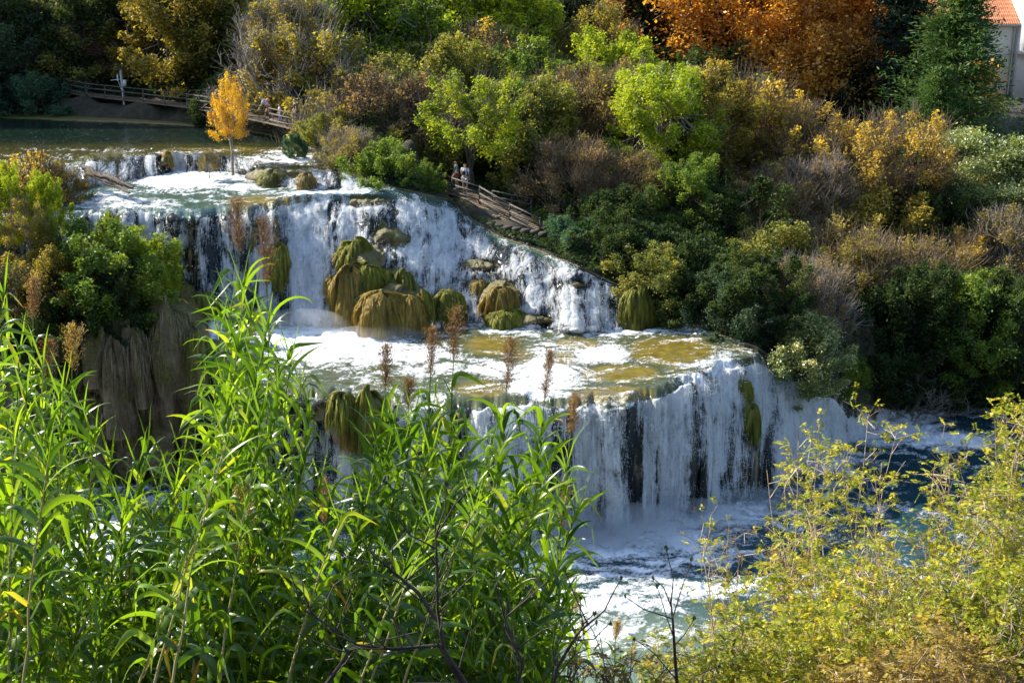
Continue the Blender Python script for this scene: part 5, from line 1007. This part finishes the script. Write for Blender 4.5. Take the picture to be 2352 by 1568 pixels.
person('person with white shirt, black backpack and pale shorts at the middle railing', onpath(PMn, 1068, .8), math.pi/2-.3, 1.78, .05, .04, (.75, .76, .80), (.60, .58, .55), pack=(.02, .025, .05))
person('person in a dull blue top half hidden by leaves at the middle railing', onpath(PMn, 1046, 1.3), math.pi+.4, 1.68, .1, .1, (.08, .14, .20), (.30, .08, .07))
# ---------------------------------------------------------------- the house
M_render = plain('cream render', (.62, .54, .42), (.55, .48, .37), .6, .9); M_white = plain('white render', (.80, .78, .73), (.74, .72, .67), .6, .9); M_tile = plain('terracotta tiles', (.62, .24, .11), (.42, .15, .075), 3.5, .85, .2)
M_gutter = plain('grey gutter', (.45, .43, .40), None, 3, .6); M_glass = plain('window glass', (.05, .07, .09), (.03, .04, .05), 1, .1)
hd0 = 146.0; E0 = Pd(2130, 56, hd0); E1 = Pd(2338, 56, hd0); R = empty('house', (E0[0], hd0, T(E0[0], hd0)-.5)); bz = R.location[2]; ez = E0[2]-bz; wd_ = E1[0]-E0[0]
mb = MB(); mb.box((wd_/2, 5.0, ez/2), (wd_, 9.0, ez)); mb.build('wall', M_render, R)
nx, ny = 260, 34; gx = np.linspace(-.4, wd_+.3, nx); gy = np.linspace(0, 1, ny); GX, GY = np.meshgrid(gx, gy)
GZ = ez + .02 + GY*3.6 + .055*np.abs(np.sin(GX*math.pi/.24)) + .05*((GY*24) % 1 < .5)*-1
V = np.stack([GX, .05+GY*5.2, GZ], -1); ii = np.arange(nx*ny).reshape(ny, nx); mesh('roof', V, np.stack([ii[:-1, :-1], ii[:-1, 1:], ii[1:, 1:], ii[1:, :-1]], -1).reshape(-1, 4), M_tile, R)
mb = MB(); mb.box((wd_/2, 0, ez-.12), (wd_+.7, .16, .16)); mb.build('gutter', M_gutter, R)
mb = MB(); mb.tube([[wd_-.15, .35, ez-.2], [wd_-.15, .40, 0]], [.06, .06], 8); mb.build('downpipe', M_gutter, R)
mb = MB(); mb.box((wd_*.55, .48, ez-2.6), (1.1, .06, 1.4)); wf = mb.build('window', M_white, R); mb = MB(); mb.box((wd_*.55, .44, ez-2.6), (.9, .04, 1.2)); mb.build('pane', M_glass, wf)
tag(R, 'cream house with terracotta tiled roof behind the big cypress', 'house')
R = empty('house', (E1[0], hd0-1.2, T(E1[0], hd0)-.5)); bz2 = R.location[2]; H2 = E0[2]+4.2-bz2
mb = MB(); mb.box((4.2, 4.3, H2/2), (7.6, 6.4, H2)); mb.build('wall', M_white, R)
z4 = Pd(2340, 122, hd0)[2]-bz2; mb = MB(); mb.box((1.6, .35, z4), (3.6, 1.3, .14)); bal = mb.build('balcony', M_gutter, R)
mb = MB()
for k in range(13): mb.box((-.1+k*.29, -.28, z4+.55), (.035, .035, 1.0))
mb.box((1.6, -.28, z4+1.07), (3.6, .06, .05)); mb.build('balustrade', M_gutter, bal)
mb = MB(); mb.box((1.5, 1.07, z4+1.25), (1.3, .08, 2.0)); wf = mb.build('window', M_white, R); mb = MB(); mb.box((1.5, 1.02, z4+1.25), (1.0, .04, 1.75)); mb.build('pane', M_glass, wf)
mb = MB(); mb.box((3.6, 4.0, H2+.1), (8.2, 7.2, .25)); mb.build('roof', M_tile, R)
tag(R, 'taller white house with a balcony cut off by the right edge', 'house')
# ---------------------------------------------------------------- mist at the feet of the falls
def mistmat(dn):
    m, nt, out = newmat('mist'); v = N(nt, 'ShaderNodeVolumePrincipled'); v.inputs['Color'].default_value = (.9, .95, 1, 1); v.inputs['Density'].default_value = dn; v.inputs['Anisotropy'].default_value = .3
    nt.links.new(v.outputs[0], out.inputs[1]); return m
M_mist = mistmat(.38); M_mist2 = mistmat(.2)
def ell(P, r3, mat):
    n, m = 16, 24; th = np.linspace(.02, math.pi-.02, n)[:, None]; ph = np.linspace(0, 2*math.pi, m, endpoint=False)[None]
    V = np.stack([np.sin(th)*np.cos(ph)*r3[0], np.sin(th)*np.sin(ph)*r3[1], np.cos(th)*r3[2] + 0*ph], -1); i = np.arange(n-1)[:, None]*m; j = np.arange(m)[None]; k = (j+1) % m
    Q_ = np.stack([i+j, i+m+j, i+m+k, i+k], -1).reshape(-1, 4); caps = [[0, k, k+1, k+1] for k in []]
    V = V.reshape(-1, 3); o = mesh('mist', np.concatenate([V, [[0, 0, r3[2]], [0, 0, -r3[2]]]]), Q_, mat)
    bm = __import__('bmesh').new(); bm.from_mesh(o.data); __import__('bmesh').ops.holes_fill(bm, edges=bm.edges, sides=0); bm.to_mesh(o.data); bm.free()
    o.location = P; return o
for i, (u, v, z, rx, ry, rz, mt, lb) in enumerate([(1330, 1225, .3, 2.6, 1.1, 1.0, M_mist, 'soft white mist at the foot of the lower fall, left part'), (1450, 1210, .4, 2.8, 1.2, 1.3, M_mist, 'thickest white mist at the foot of the lower fall'), (1590, 1180, .3, 2.8, 1.1, .9, M_mist, 'white mist at the foot of the lower fall, right of the thickest'), (1730, 1150, .3, 2.2, 1.0, .8, M_mist2, 'thin mist where the lower fall bends to the right'),
        (700, 742, 6.2, 2.4, .9, .9, M_mist, 'bright mist at the foot of the upper fall'), (860, 762, 6.2, 2.6, .8, .45, M_mist2, 'low mist before the hanging grass beards')]):
    o = ell(Pz(u, v, z) + np.array([0, -.5, 0]), (rx, ry, rz), mt); tag(o, lb, 'mist', None, 'stuff')
